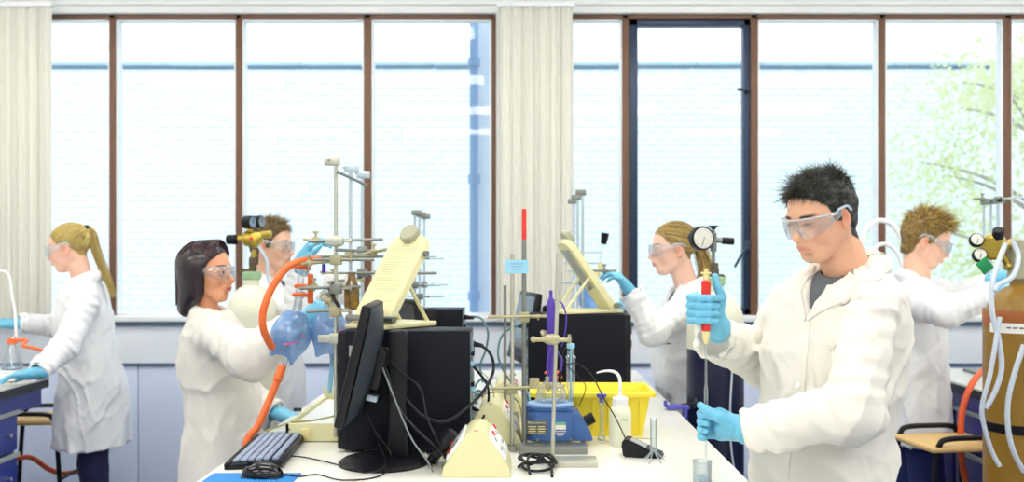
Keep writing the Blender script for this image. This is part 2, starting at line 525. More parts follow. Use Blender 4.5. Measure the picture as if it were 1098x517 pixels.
# ------------------------------------------------------------------ vertical blinds and their rail
def blind(x0, x1, label):
    Y = WY - .13; n = int((x1 - x0) / .004); f = []; g = []
    for i in range(n + 1):
        x = x0 + i * (x1 - x0) / n; u = (x - x0) / .032
        y = Y + .010 * math.sin(2 * PI * u + .5 * math.sin(u * 1.7)) + .003 * math.sin(u * 9.1)
        f.append((x, y - .001)); g.append((x, y + .001))
    b = MB(); b.prism(f + g[::-1], (0, 0, SZ + .01), (1, 0, 0), (0, 1, 0), (0, 0, HZ - SZ - .01))
    r = empty('vertical_blind', ((x0 + x1) / 2, Y, SZ + .01), label, 'blind', None)
    b.build('slats', M['blind'], r)
    c = MB()
    c.tube([(x0 + .02 + .02 * k, Y - .03, SZ + .02 + .004 * (k % 2)) for k in range(int((x1 - x0 - .04) / .02))], .0018, n=5, smooth=0)
    c.build('bottom_chain', M['white_paint'], r)
    MB().box(((x0 + x1) / 2, Y, HZ + .012), (x1 - x0 + .02, .05, .024), bev=.004).build('headrail', M['white_paint'], r)
s_ = (WY - .13) / F_PX
blind(-3.5, (55 - VX) * s_, 'pale vertical blind drawn back at the left edge of the windows')
blind((535 - VX) * s_, (614 - VX) * s_, 'pale vertical blind bunched in front of the pier between the two windows')

# ------------------------------------------------------------------ outside
OY = 13.0
struct('ground', MB().box((0, 30, -.35), (90, 48, .3)), M['paving'])
top = 1.5 + (275 - 67) * OY / F_PX
w = MB().box((0, OY + .15, top / 2 - .15), (60, .3, top + .1))
struct('wall_courtyard', w, M['brick'])
c = MB()
x = -30
while x < 30:
    c.box((x + .45, OY + .12, top - .02 + RNG.uniform(-.006, .006)), (.89, .36, .05), bev=.01); x += .9
struct('trim_coping', c, M['coping'])
sx = lambda px, Y: (px - VX) * Y / F_PX
struct('wall_fin', MB().box(((sx(508, 6.6) + .3) / 2, 6.75, 1.75), (.3 - sx(508, 6.6), .3, 3.9)), M['render'])
dp = MB().cyl((sx(508, 6.5), 6.52, -.2), (sx(508, 6.5), 6.52, 3.7), .03, n=16)
for z in (.4, 1.2, 2.0, 2.8): dp.cyl((sx(508, 6.5), 6.52, z), (sx(508, 6.5), 6.52, z + .06), .042, n=16)
dp.build('drainpipe', M['drain'], label='blue-grey drainpipe fixed to the edge of the white outside wall', cat='drainpipe')

# tree
M['leaf'] = mat('autumn_leaf', (216, 222, 176), .6, noise=.25, nscale=2.5)
nt = M['leaf'].node_tree; tl = nt.nodes.new('ShaderNodeBsdfTranslucent'); tl.inputs[0].default_value = (*lin((228, 234, 190)), 1)
mx = nt.nodes.new('ShaderNodeMixShader'); mx.inputs[0].default_value = .6
nt.links.new(nt.nodes['Principled BSDF'].outputs[0], mx.inputs[1]); nt.links.new(tl.outputs[0], mx.inputs[2]); nt.links.new(mx.outputs[0], nt.nodes['Material Output'].inputs[0])
M['bark'] = mat('tree_bark', (168, 164, 150), .9, noise=.3, nscale=8, bump=.4, bscale=20)
TX, TY = 5.3, 9.6
tr = empty('tree', (TX, TY, -.2), 'leafy yellow-green tree growing outside behind the right-hand windows', 'tree')
t = MB(); rr = random.Random(5)
t.tube([(TX, TY, -.2), (TX + .05, TY, 1), (TX - .05, TY + .05, 2.2), (TX + .1, TY, 3.3)], .11, r_end=.05)
tips = []
for k in range(26):
    a = rr.uniform(0, 2 * PI); z = rr.uniform(.7, 3.1); L = rr.uniform(.7, 1.5)
    p0 = Vector((TX, TY, z)); p1 = p0 + Vector((math.cos(a) * L * .5, math.sin(a) * L * .5, L * .3)); p2 = p0 + Vector((math.cos(a) * L, math.sin(a) * L, L * .45))
    t.tube([p0, p1, p2], .03, r_end=.008, n=6, smooth=4); tips += [p1, p2, p2, (p1 + p2) / 2]
t.build('trunk', M['bark'], tr)
lf = MB()
vs = []; fs = []
for k in range(8500):
    c = rr.choice(tips) + Vector((rr.gauss(0, .30), rr.gauss(0, .26), rr.gauss(0, .28)))
    n_ = Vector((rr.gauss(0, 1), rr.gauss(0, 1), rr.gauss(0, 1))).normalized(); u = n_.orthogonal().normalized(); v = n_.cross(u)
    L = rr.uniform(.03, .055); o = len(vs)
    vs += [c - u * L, c + v * L * .5 - u * L * .2, c + u * L, c - v * L * .5 - u * L * .2]; fs.append((o, o + 1, o + 2, o + 3))
lf.add(vs, fs); lf.build('foliage', M['leaf'], tr, smooth=False)

# ------------------------------------------------------------------ light: sky, ceiling lamps
w = bpy.data.worlds.new('world'); SC.world = w; w.use_nodes = True
bg = w.node_tree.nodes['Background']; bg.inputs[0].default_value = (.86, .94, 1.0, 1); bg.inputs[1].default_value = 1.8
M['diffuser'] = emis_mat('lamp_diffuser', (255, 250, 240), 12.5)
lampn = 0
proto = None
for ly in (-1.4, .5, 2.4, 4.3):
    for lx in (-2.9, -.95, .95, 2.9):
        o = empty('ceiling_light', (lx, ly, CZ - .09), 'white fluorescent ceiling light with a bright diffuser', 'ceiling light', 'ceiling lights')
        if proto is None:
            f = MB().box((lx, ly, CZ - .025), (1.24, .34, .05), bev=.008); fa = f.build('housing', M['white_paint'], o)
            d = MB().box((lx, ly, CZ - .07), (1.2, .30, .04), bev=.01); da = d.build('diffuser', M['diffuser'], o); proto = (fa, da)
        else:
            for q in proto:
                c = q.copy(); COL.objects.link(c); c.parent = o

# ------------------------------------------------------------------ camera
cam = bpy.data.cameras.new('camera'); co = bpy.data.objects.new('camera', cam); COL.objects.link(co)
co.location = (0, 0, CAMH); co.rotation_euler = (R(90), 0, 0)
cam.sensor_width = 36; cam.lens = F_PX / 1098 * 36
cam.shift_x = (549 - VX) / 1098; cam.shift_y = (HY - 258.5) / 1098
cam.clip_start = .05
cam.dof.use_dof = True; cam.dof.focus_distance = 2.6; cam.dof.aperture_fstop = 3.2
SC.camera = co
SC.view_settings.view_transform = 'Standard'; SC.view_settings.look = 'None'; SC.view_settings.gamma = 1
SC.view_settings.exposure = 0.14; SC.view_settings.use_curve_mapping = False
# ------------------------------------------------------------------ benches
BT = .92
def B(px, py, z=BT):
    Y = (CAMH - z) * F_PX / (py - HY); return Vector(((px - VX) * Y / F_PX, Y, z))
M['worktop'] = mat('cream_worktop', (248, 248, 240), .28, noise=.015, nscale=5, coat=.2)
M['edge'] = mat('dark_edge', (28, 32, 50), .5)
M['blue_cab'] = mat('blue_laminate', (44, 62, 150), .4, noise=.04, nscale=6)
M['violet_cab'] = mat('violet_laminate', (72, 64, 158), .4, noise=.04, nscale=6)
M['grey_strip'] = mat('grey_strip', (168, 172, 170), .4)
M['chrome'] = mat('chrome', (205, 208, 210), .2, metal=1)
M['steel'] = mat('brushed_steel', (196, 196, 182), .38, metal=.75, noise=.05, nscale=60)
M['steel_dk'] = mat('dull_steel', (138, 142, 136), .42, metal=.7, noise=.08, nscale=40)
M['blue_steel'] = mat('pale_steel', (190, 205, 214), .4, metal=.5)
M['cast'] = mat('cast_clamp', (178, 172, 138), .45, metal=.55, noise=.15, nscale=50)
M['black'] = mat('black_plastic', (10, 12, 20), .45, spec=.3)
M['black_metal'] = mat('black_sheet_metal', (8, 12, 26), .5, noise=.04, nscale=10, spec=.2)
M['black_gloss'] = mat('glossy_black', (14, 16, 24), .12)
M['grey_plastic'] = mat('dark_grey_plastic', (48, 56, 66), .5, spec=.3)
M['port'] = mat('port_plate', (150, 165, 180), .3, metal=.8)
M['cream'] = mat('cream_plastic', (226, 222, 176), .45, noise=.015, nscale=8)
M['cream_dk'] = mat('grey_cream_plastic', (172, 172, 148), .5)
M['cable'] = mat('black_cable', (14, 17, 24), .4, spec=.3)
M['cable_grey'] = mat('grey_cable', (120, 128, 130), .5)
M['cable_yel'] = mat('olive_cable', (176, 172, 96), .5)
M['cable_teal'] = mat('teal_cable', (70, 120, 130), .5)
M['orange'] = mat('orange_rubber', (242, 116, 56), .45, sss=0)
M['orange_dk'] = mat('orange_hose', (222, 92, 42), .45)
M['red'] = mat('red_plastic', (232, 52, 44), .3)
M['ivory'] = mat('ivory_plastic', (236, 222, 160), .35)
M['blue_pl'] = mat('blue_mouse_mat', (40, 138, 214), .7)
M['purple'] = mat('purple_plastic', (84, 58, 172), .3)
M['violet_pl'] = mat('violet_clamp', (86, 84, 190), .4)
M['label_blue'] = mat('pale_blue_label', (150, 208, 236), .7)
M['mantle'] = mat('blue_enamel', (62, 104, 170), .4, noise=.05, nscale=20)
M['mantle_top'] = mat('pale_blue_enamel', (150, 186, 224), .4)
M['yellow'] = mat('yellow_tray', (250, 228, 58), .4, noise=.02, nscale=8)
M['brass'] = mat('brass', (196, 170, 74), .32, metal=.8, noise=.15, nscale=30)
M['bronze'] = mat('bronze_valve', (104, 92, 74), .5, metal=.6, noise=.2, nscale=30)
M['cyl_white'] = mat('cream_cylinder_paint', (232, 232, 212), .45, noise=.05, nscale=9)
M['cyl_green'] = mat('pale_green_paint', (158, 196, 152), .5, noise=.06, nscale=12)
M['cyl_navy'] = mat('navy_cylinder_paint', (22, 28, 58), .35, noise=.15, nscale=9)
M['cyl_brown'] = mat('ochre_cylinder_paint', (148, 112, 34), .4, noise=.16, nscale=7, bump=.1, bscale=25)
M['cyl_rust'] = mat('orange_brown_paint', (164, 92, 40), .45, noise=.15, nscale=10)
M['dial'] = mat('dial_face', (226, 226, 218), .4)
M['green'] = mat('green_tag', (20, 142, 82), .5)
M['paper'] = mat('paper', (238, 238, 232), .8)
M['ink'] = mat('ink', (96, 100, 96), .7)
M['faint_ink'] = mat('faint_print', (202, 200, 160), .8)
M['green_lbl'] = mat('green_label', (110, 190, 140), .6)
M['white'] = mat('white_plastic', (244, 246, 248), .35)
M['silicone'] = mat('clear_hose', (214, 226, 240), .3, alpha=.8)
M['wood_seat'] = mat('beech_plywood', (222, 184, 118), .4, noise=.1, nscale=8, stretch=(2, 16, 2))
M['translucent'] = mat('translucent_white', (246, 248, 226), .35, alpha=.82)
M['lab_glass'] = glass_mat('lab_glass', (250, 253, 254), (206, 222, 232), refl=.22, edge_amt=.5, body=.04, rough=.05)
M['blue_net'] = glass_mat('blue_net_film', (190, 218, 250), (146, 192, 246), refl=.2, edge_amt=.35, body=.42, rough=.2)
M['liquid'] = glass_mat('clear_liquid', (225, 240, 250), (190, 215, 235), refl=.1, edge_amt=.3, body=.15)

BX0, BX1, BY0, BY1 = -.837, .592, .9, 4.85
r = empty('island_bench', (-.12, 2.9, 0), 'long central laboratory bench with a cream worktop running towards the windows', 'lab bench')
MB().box(((BX0 + BX1) / 2, (BY0 + BY1) / 2, BT - .016), (BX1 - BX0, BY1 - BY0, .032), bev=.006).build('worktop', M['worktop'], r)
for i in range(4):
    y0 = BY0 + .08 + i * .96
    for sx_, sd in ((BX0 + .06, -1), (BX1 - .06, 1)):
        xx = sx_ + (-sd) * .27
        c = MB().box((xx, y0 + .46, .475), (.54, .92, .81), bev=.004).build('cabinet', M['violet_cab'], r)
        for dz, h in ((.79, .14), (.40, .60)):
            for dy in (.235, .69):
                d = MB().box((sx_ + sd * .012, y0 + dy, dz), (.02, .44, h), bev=.003).build('door', M['blue_cab'], c)
                MB().cyl((sx_ + sd * .022, y0 + dy, dz + h * .3), (sx_ + sd * .045, y0 + dy, dz + h * .3), .012, n=12).build('knob', M['chrome'], d)
MB().box(((BX0 + BX1) / 2, (BY0 + BY1) / 2, .035), (BX1 - BX0 - .2, BY1 - BY0 - .2, .07)).build('plinth', M['edge'], r)

def side_bench(x0, x1, y0, y1, face, label, cabm, cab_y1, legs):
    r = empty('side_bench', ((x0 + x1) / 2, (y0 + y1) / 2, 0), label, 'lab bench')
    MB().box(((x0 + x1) / 2, (y0 + y1) / 2, BT - .006), (x1 - x0, y1 - y0, .012), bev=.003).build('worktop', M['worktop'], r)
    MB().box(((x0 + x1) / 2, (y0 + y1) / 2, BT - .032), (x1 - x0 - .01, y1 - y0 - .01, .04), bev=.004).build('edge_band', M['edge'], r)
    MB().box(((x0 + x1) / 2, (y0 + y1) / 2, BT - .095), (x1 - x0 - .06, y1 - y0 - .06, .08), bev=.003).build('apron', cabm, r)
    xf = x1 if face > 0 else x0
    y = y0 + .03
    while y < cab_y1 - .3:
        w = min(.62, cab_y1 - y)
        c = MB().box(((x0 + x1) / 2 - face * .01, y + w / 2, .42), (x1 - x0 - .10, w - .006, .75), bev=.003).build('cabinet', cabm, r)
        for z, h in ((.695, .16), (.50, .16), (.24, .30)):
            d = MB().box((xf - face * .05, y + w / 2, z), (.024, w - .03, h), bev=.003).build('drawer', cabm, c)
            MB().box((xf - face * .034, y + w / 2, z + h / 2 + .013), (.02, w - .03, .02), bev=.003).build('grip_strip', M['grey_strip'], d)
            MB().cyl((xf - face * .04, y + w * .78, z), (xf - face * .015, y + w * .78, z), .009, n=12).build('knob', M['chrome'], d)
        y += w
    MB().box(((x0 + x1) / 2, (y0 + cab_y1) / 2, .03), (x1 - x0 - .2, cab_y1 - y0 - .1, .06)).build('plinth', M['edge'], r)
    for lx, ly in legs: MB().box((lx, ly, (BT - .13) / 2), (.04, .04, BT - .13), bev=.004).build('leg', M['edge'], r)
    return r
side_bench(-3.6, -2.27, 2.0, 4.60, 1, 'blue-fronted side bench with drawers at the left edge', M['blue_cab'], 4.38, [(-3.5, 4.52)])
side_bench(2.01, 3.4, 2.6, 4.93, -1, 'violet-fronted side bench on the right behind the ochre cylinder', M['violet_cab'], 4.9, [])

# ------------------------------------------------------------------ computers
def pc_tower(loc, rz, label, front=True):
    r = empty('computer_tower', (0, 0, 0), label, 'computer', 'black desktop computers on the bench')
    W, D, H = .385, .17, .352
    MB().box((0.008, 0, H / 2 + .008), (W - .016, D, H), bev=.003).build('case', M['black_metal'], r)
    bz = MB().box((-W / 2 + .01, 0, H / 2 + .008), (.034, D - .004, H - .004), bev=.007)
    bz.box((-W / 2 - .008, 0, H * .86), (.006, D - .04, .042), bev=.002).box((-W / 2 - .008, 0, H * .70), (.006, D - .04, .03), bev=.002)
    bz.cyl((-W / 2 - .004, 0, H * .5), (-W / 2 - .011, 0, H * .5), .011, n=16)
    bz.build('front_bezel', M['black'], r)
    b = MB()
    for k in range(4): b.box((-W / 2 + .036, -D / 2 - .0006, H * .885 - k * .007), (.010 if k % 2 else .012, .001, .0038))
    b.box((-W / 2 + .036, -D / 2 - .0002, H * .855), (.016, .001, .032))
    b.build('badge', M['grey_strip'], r)
    rp = MB().box((W / 2 - .002, 0, H / 2 + .008), (.006, D - .012, H - .014), bev=.002)
    for k in range(7): rp.box((W / 2 + .003, .03, .05 + k * .02), (.006, .09, .008), bev=.001)
    rp.box((W / 2 + .004, -.01, H - .05), (.008, .07, .05), bev=.002)
    rp.cyl((W / 2 + .002, .03, H * .55), (W / 2 + .005, .03, H * .55), .035, n=24)
    rp.build('rear_panel', M['port'], r)
    for k, z in enumerate((.29, .26, .20, .185)):
        MB().box((W / 2 + .006, -.05, z), (.01, .03, .012), bev=.001).build('port', M['label_blue'] if k % 2 else M['black'], r)
    ft = MB()
    for x in (-.15, .15):
        for y in (-.06, .06): ft.cyl((x, y, 0), (x, y, .009), .012, n=12)
    ft.build('rubber_feet', M['black'], r)
    r.location = loc; r.rotation_euler = (0, 0, rz); return r
pc_tower((-.3405, 2.8 + .088, BT), 0, 'black computer tower beside the monitor in the foreground of the bench')
pc_tower((.221, 3.6 + .088, BT), PI, 'black computer tower behind the yellow tray')
pc_tower((-.432, 3.95 + .088, BT), 0, 'black computer tower farther back, seen just above the foreground tower')

def monitor(loc, rz, lean, label, h=.33, w=.41, drop=0.0):
    """screen looks along -X"""
    r = empty('computer_monitor', (0, 0, 0), label, 'monitor', 'computer monitors on the bench')
    T = Matrix.Translation((0, 0, .275 - drop)) @ Matrix.Rotation(lean, 4, 'Y')
    b = MB().box((-.062, 0, 0), (.026, w, h), bev=.006, M=T)
    b.build('bezel', M['black'], r)
    MB().box((-.0745, 0, .006), (.002, w - .036, h - .046), M=T).build('screen', M['black_gloss'], r)
    p = [(-.05, -w * .49, 0)]
    g = MB()
    sec = []
    for yy, tk in ((-w * .49, .004), (-w * .40, .018), (-w * .2, .034), (0, .038), (w * .2, .034), (w * .4, .018), (w * .49, .004)): sec.append((yy, tk))
    vs = []; fs = []
    prof = [(-h * .49, .1), (-h * .42, .6), (-h * .2, .95), (0, 1), (h * .25, .9), (h * .42, .5), (h * .49, .1)]
    for zz, s2 in prof:
        for yy, tk in sec: vs.append((-.05 + tk * s2, yy, zz))
    for i in range(6):
        for j in range(6): fs.append((i * 7 + j, i * 7 + j + 1, (i + 1) * 7 + j + 1, (i + 1) * 7 + j))
    g.add(vs, fs, T); g.build('back_shell', M['grey_plastic'], r)
    MB().box((-.006, 0, -.01), (.03, .11, .11), bev=.006, M=T).build('mount', M['black'], r)
    c = MB()
    c.box((-.002, -.055, -.085), (.03, .045, .016), bev=.002, M=T)
    c.build('connector', M['port'], r)
    n = MB().box((.045, 0, .195 - drop), (.052, .05, .36 - 2 * drop), bev=.012)
    n.box((.028, 0, .30 - drop), (.05, .04, .05), bev=.006)
    n.build('neck', M['black'], r)
    MB().lathe([(0, 0), (.125, 0), (.125, .006), (.115, .014), (.05, .02), (.035, .03), (0, .03)], (.005, 0, 0), n=48).build('base', M['black'], r)
    r.location = loc; r.rotation_euler = (0, 0, rz); return r
monitor((-.388, 2.665, BT), R(3), R(13), 'black monitor seen edge-on with cables at its back, in front of the nearest tower', w=.35)
monitor((-.40, 3.78, BT), R(28), R(-8), 'dark monitor seen from behind above the nearest tower', h=.30, w=.36)
monitor((.075, 3.98, BT), R(12), R(12), 'small dark monitor behind the tall rods, showing above the farther tower', h=.29, w=.32)

# keyboard, mouse, mat
r = empty('keyboard', (0, 0, 0), 'black keyboard with pale keys lying at the left edge of the bench', 'keyboard')
k = MB().box((0, 0, .010), (.155, .43, .018), bev=.005); k.box((-.068, 0, .012), (.02, .43, .022), bev=.006); k.build('tray', M['black'], r)
kk = MB()
for j in range(6):
    y = -.20
    while y < .195:
        w_ = .0165 if not (j == 0 and -.06 < y < .04) else .0165
        kk.box((-.048 + j * .0205 + (.004 if j == 5 else 0), y + w_ / 2, .0235), (.017, w_, .009), bev=.002, seg=1); y += .0195
M['key'] = mat('grey_blue_keys', (150, 164, 190), .5)
kk.build('keys', M['key'], r)
r.location = (-.742, 2.80, BT); r.rotation_euler = (0, R(-3), R(4))
mm = MB().box((0, 0, .0015), (.235, .19, .003), bev=.0012)
o = mm.build('mouse_mat', M['blue_pl'], origin=(0, 0, 0)); o.location = (-.70, 2.44, BT); tag(o, 'bright blue mouse mat at the near left edge of the bench', 'mouse mat')
r = empty('computer_mouse', (0, 0, 0), 'glossy black computer mouse resting on the blue mat', 'mouse')
ms = Field(axis(-.07, .07, .003), axis(-.045, .045, .003), axis(-.004, .05, .003))
ms.ell((0, 0, .004), (.057, .032, .034)); ms.box((0, 0, -.02), (.1, .1, .02), mode='s')
ms.build('shell', M['black_gloss'], r, relax=2)
MB().box((0, 0, .002), (.10, .055, .004), bev=.002).build('sole', M['grey_plastic'], r)
MB().cyl((.034, -.004, .031), (.034, .004, .031), .008, n=14).build('wheel', M['black'], r)
r.location = (-.675, 2.49, BT + .003); r.rotation_euler = (0, 0, R(172))

# ------------------------------------------------------------------ cream tilted instruments
def tilted_instrument(loc, rz, label, lean=30, L=.325, W=.155, T_=.028):
    """board leans back along +Y of its own frame; printed face looks along -Y"""
    r = empty('tilted_display_board', (0, 0, 0), label, 'instrument', 'cream tilted boards on the computers')
    T = Matrix.Translation((0, -.06, .022)) @ Matrix.Rotation(-R(lean), 4, 'X')
    poly = [(-W / 2, 0), (W / 2, 0), (W / 2, L - .035), (W / 2 - .012, L - .012), (W / 2 - .045, L), (-W / 2 + .045, L), (-W / 2 + .012, L - .012), (-W / 2, L - .035)]
    MB().prism(poly, (0, 0, 0), (1, 0, 0), (0, 0, 1), (0, T_, 0), bev=.003, M=T).build('board', M['cream'], r)
    ln = MB(); z = L - .05; rr = random.Random(4)
    while z > .075:
        w_ = W * .70 if rr.random() < .75 else W * .4
        ln.box((-(W * .70 - w_) / 2, -.0002, z), (w_, .0006, .0018), M=T); z -= rr.choice([.0075, .0075, .016])
    ln.build('printed_lines', M['faint_ink'], r)
    MB().box((-.028, -.0006, .052), (.042, .0012, .011), M=T).build('maker_plate', M['ink'], r)
    MB().cyl((0, -.022, L - .006), (0, .004, L - .006), .032, n=36, bev=.004, M=T).build('knob', M['cream_dk'], r)
    MB().box((0, T_ + .001, L * .62), (W * .62, .006, L * .55), bev=.003, M=T).build('rear_cover', M['grey_strip'], r)
    MB().cyl((-.02, T_, L * .36), (-.02, T_ + .018, L * .36), .008, n=14, M=T).build('screw', M['steel_dk'], r)
    MB().cyl((W * .5, T_ * .5, L * .8), (W * .5 + .014, T_ * .5, L * .8), .009, n=14, M=T).build('screw', M['steel_dk'], r)
    MB().box((0, .045, .008), (W + .01, .25, .014), bev=.004).build('foot_plate', M['cream'], r)
    s = MB()
    for x in (-W * .38, W * .38):
        a = T @ Vector((x, T_, .16)); s.tube([a, (x, .15, .014)], .006, smooth=0)
    s.build('strut', M['cream'], r)
    h = MB().cyl((-W / 2 - .02, -.05, .03), (W / 2 + .02, -.05, .03), .011, n=16); h.build('hinge', M['steel_dk'], r)
    r.location = loc; r.rotation_euler = (0, 0, rz); return r
PZ = BT + .361
tilted_instrument((-.425, 2.915, PZ), R(-34), 'cream tilted board with faint print and a grey knob, on the nearest tower', lean=37, L=.335, W=.15)
tilted_instrument((.30, 3.70, PZ), R(108), 'cream tilted board seen from behind, on the tower behind the yellow tray', lean=36, L=.33, W=.13)

# ------------------------------------------------------------------ power pods
def pod(loc, label, L=.2, W=.183, H=.122):
    r = empty('power_socket_pod', (0, 0, 0), label, 'socket box', 'cream power socket pods on the bench')
    pts = [(-W / 2, 0), (-W / 2 + .006, .028), (-.030, H - .014), (-.018, H - .003), (0, H), (.018, H - .003), (.030, H - .014), (W / 2 - .006, .028), (W / 2, 0)]
    MB().prism(pts, (0, 0, 0), (1, 0, 0), (0, 0, 1), (0, L, 0), bev=.002).build('housing', M['cream'], r)
    for sd in (-1, 1):
        a = math.atan2(H - .042, W / 2 - .036)
        T = Matrix.Translation((sd * (W / 4 + .008), L / 2, H * .60)) @ Matrix.Rotation(sd * a, 4, 'Y')
        for dy in (-.05, .05):
            f = MB().box((0, dy, .003), (.075, .08, .008), bev=.002, M=T).build('socket', M['white'], r)
            hb = MB()
            for q in ((-.016, 0, .012, .006), (.012, -.012, .006, .010), (.012, .012, .006, .010)): hb.box((q[0], dy + q[1], .0074), (q[2], q[3], .001), M=T)
            hb.build('pin_holes', M['ink'], f)
            MB().box((-.03, dy + .028, .009), (.014, .009, .005), bev=.001, M=T).build('switch', M['red'], f)
    MB().box((0, .006, H + .0005), (.012, .008, .001)).build('logo', M['red'], r)
    r.location = loc; return r
pod((-.116, 2.49, BT), 'cream wedge-shaped socket pod at the near edge of the bench, full of black plugs')
pod((-.09, 2.86, BT), 'second cream wedge-shaped socket pod, just behind the nearest one', L=.26, W=.19, H=.135)
pod((-.06, 3.45, BT), 'farther cream socket pod by the thin rods, half hidden in cables', L=.26)

# ------------------------------------------------------------------ cables
def cable(pts, r_, m, label, name='cable', plugs=()):
    b = MB().tube(pts, r_, n=8, smooth=8)
    o = b.build(name, m, label=label, cat='cable')
    for p, q, s in plugs:
        MB().cyl(p, q, s * 1.15, s * .6, n=12, bev=.001).build('plug', M['black'], o)
    return o
Q = lambda px, py, Y: P(px, py, Y)
cable([Q(505, 368, 2.86), Q(516, 371, 2.84), Q(526, 380, 2.82), Q(529, 398, 2.8), Q(518, 420, 2.72), Q(500, 438, 2.66), Q(478, 452, 2.62), Q(455, 447, 2.63), Q(436, 428, 2.66), Q(424, 404, 2.66), Q(412, 388, 2.66)], .0045, M['cable'], 'thick black video cable looping from the nearest tower to its monitor', plugs=[(Q(504, 368, 2.86), Q(518, 371, 2.84), .009)])
cable([Q(409, 386, 2.64), Q(416, 402, 2.6), Q(424, 432, 2.56), Q(444, 458, 2.54), Q(470, 482, 2.54), B(478, 492, BT + .03)], .0035, M['cable'], 'black cable hanging from the monitor down to the nearest socket pod')
cable([Q(407, 386, 2.64), Q(420, 420, 2.55), Q(440, 468, 2.5), Q(458, 494, 2.5), B(464, 506, BT + .005)], .0025, M['cable_grey'], 'thin grey cable running down the monitor neck to the bench')
cable([Q(414, 384, 2.66), Q(428, 398, 2.62), Q(450, 416, 2.58), Q(458, 448, 2.55), Q(470, 474, 2.53), B(478, 488, BT + .03)], .003, M['cable'], 'black cable bowed out to the right of the monitor neck')
cable([B(462, 500, BT + .006), B(452, 487, BT + .006), B(440, 478, BT + .006), B(452, 470, BT + .006), B(480, 470, BT + .006)], .004, M['cable'], 'black cable lying in a bend behind the monitor base')
cable([Q(395, 447, 2.60), Q(402, 463, 2.62), Q(408, 480, 2.64), B(413, 498, BT + .03), B(392, 507, BT + .004), B(360, 498, BT + .004), B(330, 491, BT + .004), B(312, 489, BT + .006)], .002, M['cable'], 'thin dark cable curving from the keyboard around the monitor base')
cable([B(296, 506, BT + .008), B(318, 511, BT + .004), B(340, 509, BT + .004), B(368, 515, BT + .004), B(408, 510, BT + .004), B(420, 490, BT + .028), Q(402, 462, 2.64), Q(392, 440, 2.66)], .002, M['cable'], 'thin mouse cable wandering along the near edge of the bench')
MB().box((0, 0, .006), (.022, .009, .012), bev=.002).build('usb_plug', M['red'], origin=(0, 0, 0), label='small red USB plug lying by the monitor base', cat='plug').location = B(389, 505)
cable([Q(504, 389, 2.9), Q(512, 398, 2.88), Q(522, 412, 2.9), Q(524, 428, 2.92), Q(520, 446, 2.9), Q(522, 462, 2.86)], .004, M['cable'], 'black lead dropping into the second socket pod', plugs=[(Q(522, 452, 2.87), Q(522, 463, 2.86), .010)])
cable([Q(504, 437, 2.9), Q(513, 440, 2.88), Q(519, 446, 2.86), Q(508, 458, 2.82), Q(492, 466, 2.78), B(482, 478, BT + .04)], .0035, M['cable'], 'black lead from the back of the nearest tower', plugs=[(Q(503, 437, 2.9), Q(512, 440, 2.88), .008)])
cable([Q(498, 340, 4.0), Q(515, 341, 3.95), Q(523, 356, 3.9), Q(521, 375, 3.9), Q(515, 392, 3.9), Q(518, 410, 3.85)], .004, M['cable_teal'], 'cable curling down from the farthest tower', plugs=[(Q(496, 340, 4.0), Q(508, 341, 3.97), .010)])
cable([Q(565, 349, 3.62), Q(550, 351, 3.6), Q(538, 361, 3.58), Q(534, 380, 3.56), Q(540, 398, 3.54), Q(548, 410, 3.5)], .004, M['cable_teal'], 'teal cable arching from the tower behind the yellow tray', plugs=[(Q(566, 349, 3.62), Q(556, 350, 3.6), .010)])
cable([Q(500, 392, 2.9), Q(520, 402, 2.95), Q(529, 420, 3.0), Q(530, 450, 3.0)], .0015, M['cable_yel'], 'thin yellowish wire falling behind the nearest tower')
cable([Q(503, 430, 2.95), Q(518, 423, 3.05), Q(540, 421, 3.1), Q(556, 432, 3.12), B(560, 452, BT + .01)], .0025, M['cable_grey'], 'grey cable arching between the socket pods')
def tangle(name, c, rx, ry, n, r_, m, label, seed, h=.03):
    rr = random.Random(seed); pts = []
    for k in range(n):
        a = k * 1.05 + rr.uniform(-.1, .1); s = 1 - .25 * rr.random()
        pts.append(c + Vector((math.cos(a) * rx * s, math.sin(a) * ry * s, r_ + h * (.5 + .5 * math.sin(a * .37 + seed)) * rr.random() + .003)))
    return MB().tube(pts, r_, n=7, smooth=7).build(name, m, label=label, cat='cable')
tangle('coiled_cable', B(576, 503), .055, .065, 22, .0038, M['cable'], 'black cable coiled on the bench in front of the blue heating mantle', 3, .05)
cable([B(568, 508, BT + .01), Q(566, 492, 2.6), Q(576, 488, 2.62), Q(590, 499, 2.58), B(592, 511, BT + .004)], .0038, M['cable'], 'black lead looping up out of the coil beside the retort stand')
tangle('coiled_cable', B(455, 478), .07, .05, 20, .0035, M['cable'], 'dark cables bunched on the bench between the tower and the monitor base', 8, .045)
tangle('coiled_cable', B(556, 440), .05, .09, 22, .004, M['label_blue'], 'pale blue cables heaped behind the tall rods', 12, .09)
tangle('coiled_cable', B(520, 432), .06, .10, 20, .0045, M['cable_teal'], 'teal cables tangled on the bench behind the nearest tower', 15, .08)
tangle('coiled_cable', B(538, 424), .07, .10, 22, .005, M['white'], 'white cables heaped on the bench between the towers', 22, .12)
tangle('coiled_cable', B(512, 450), .03, .07, 14, .003, M['cable'], 'thin black cables bunched at the back of the nearest tower', 27, .10)
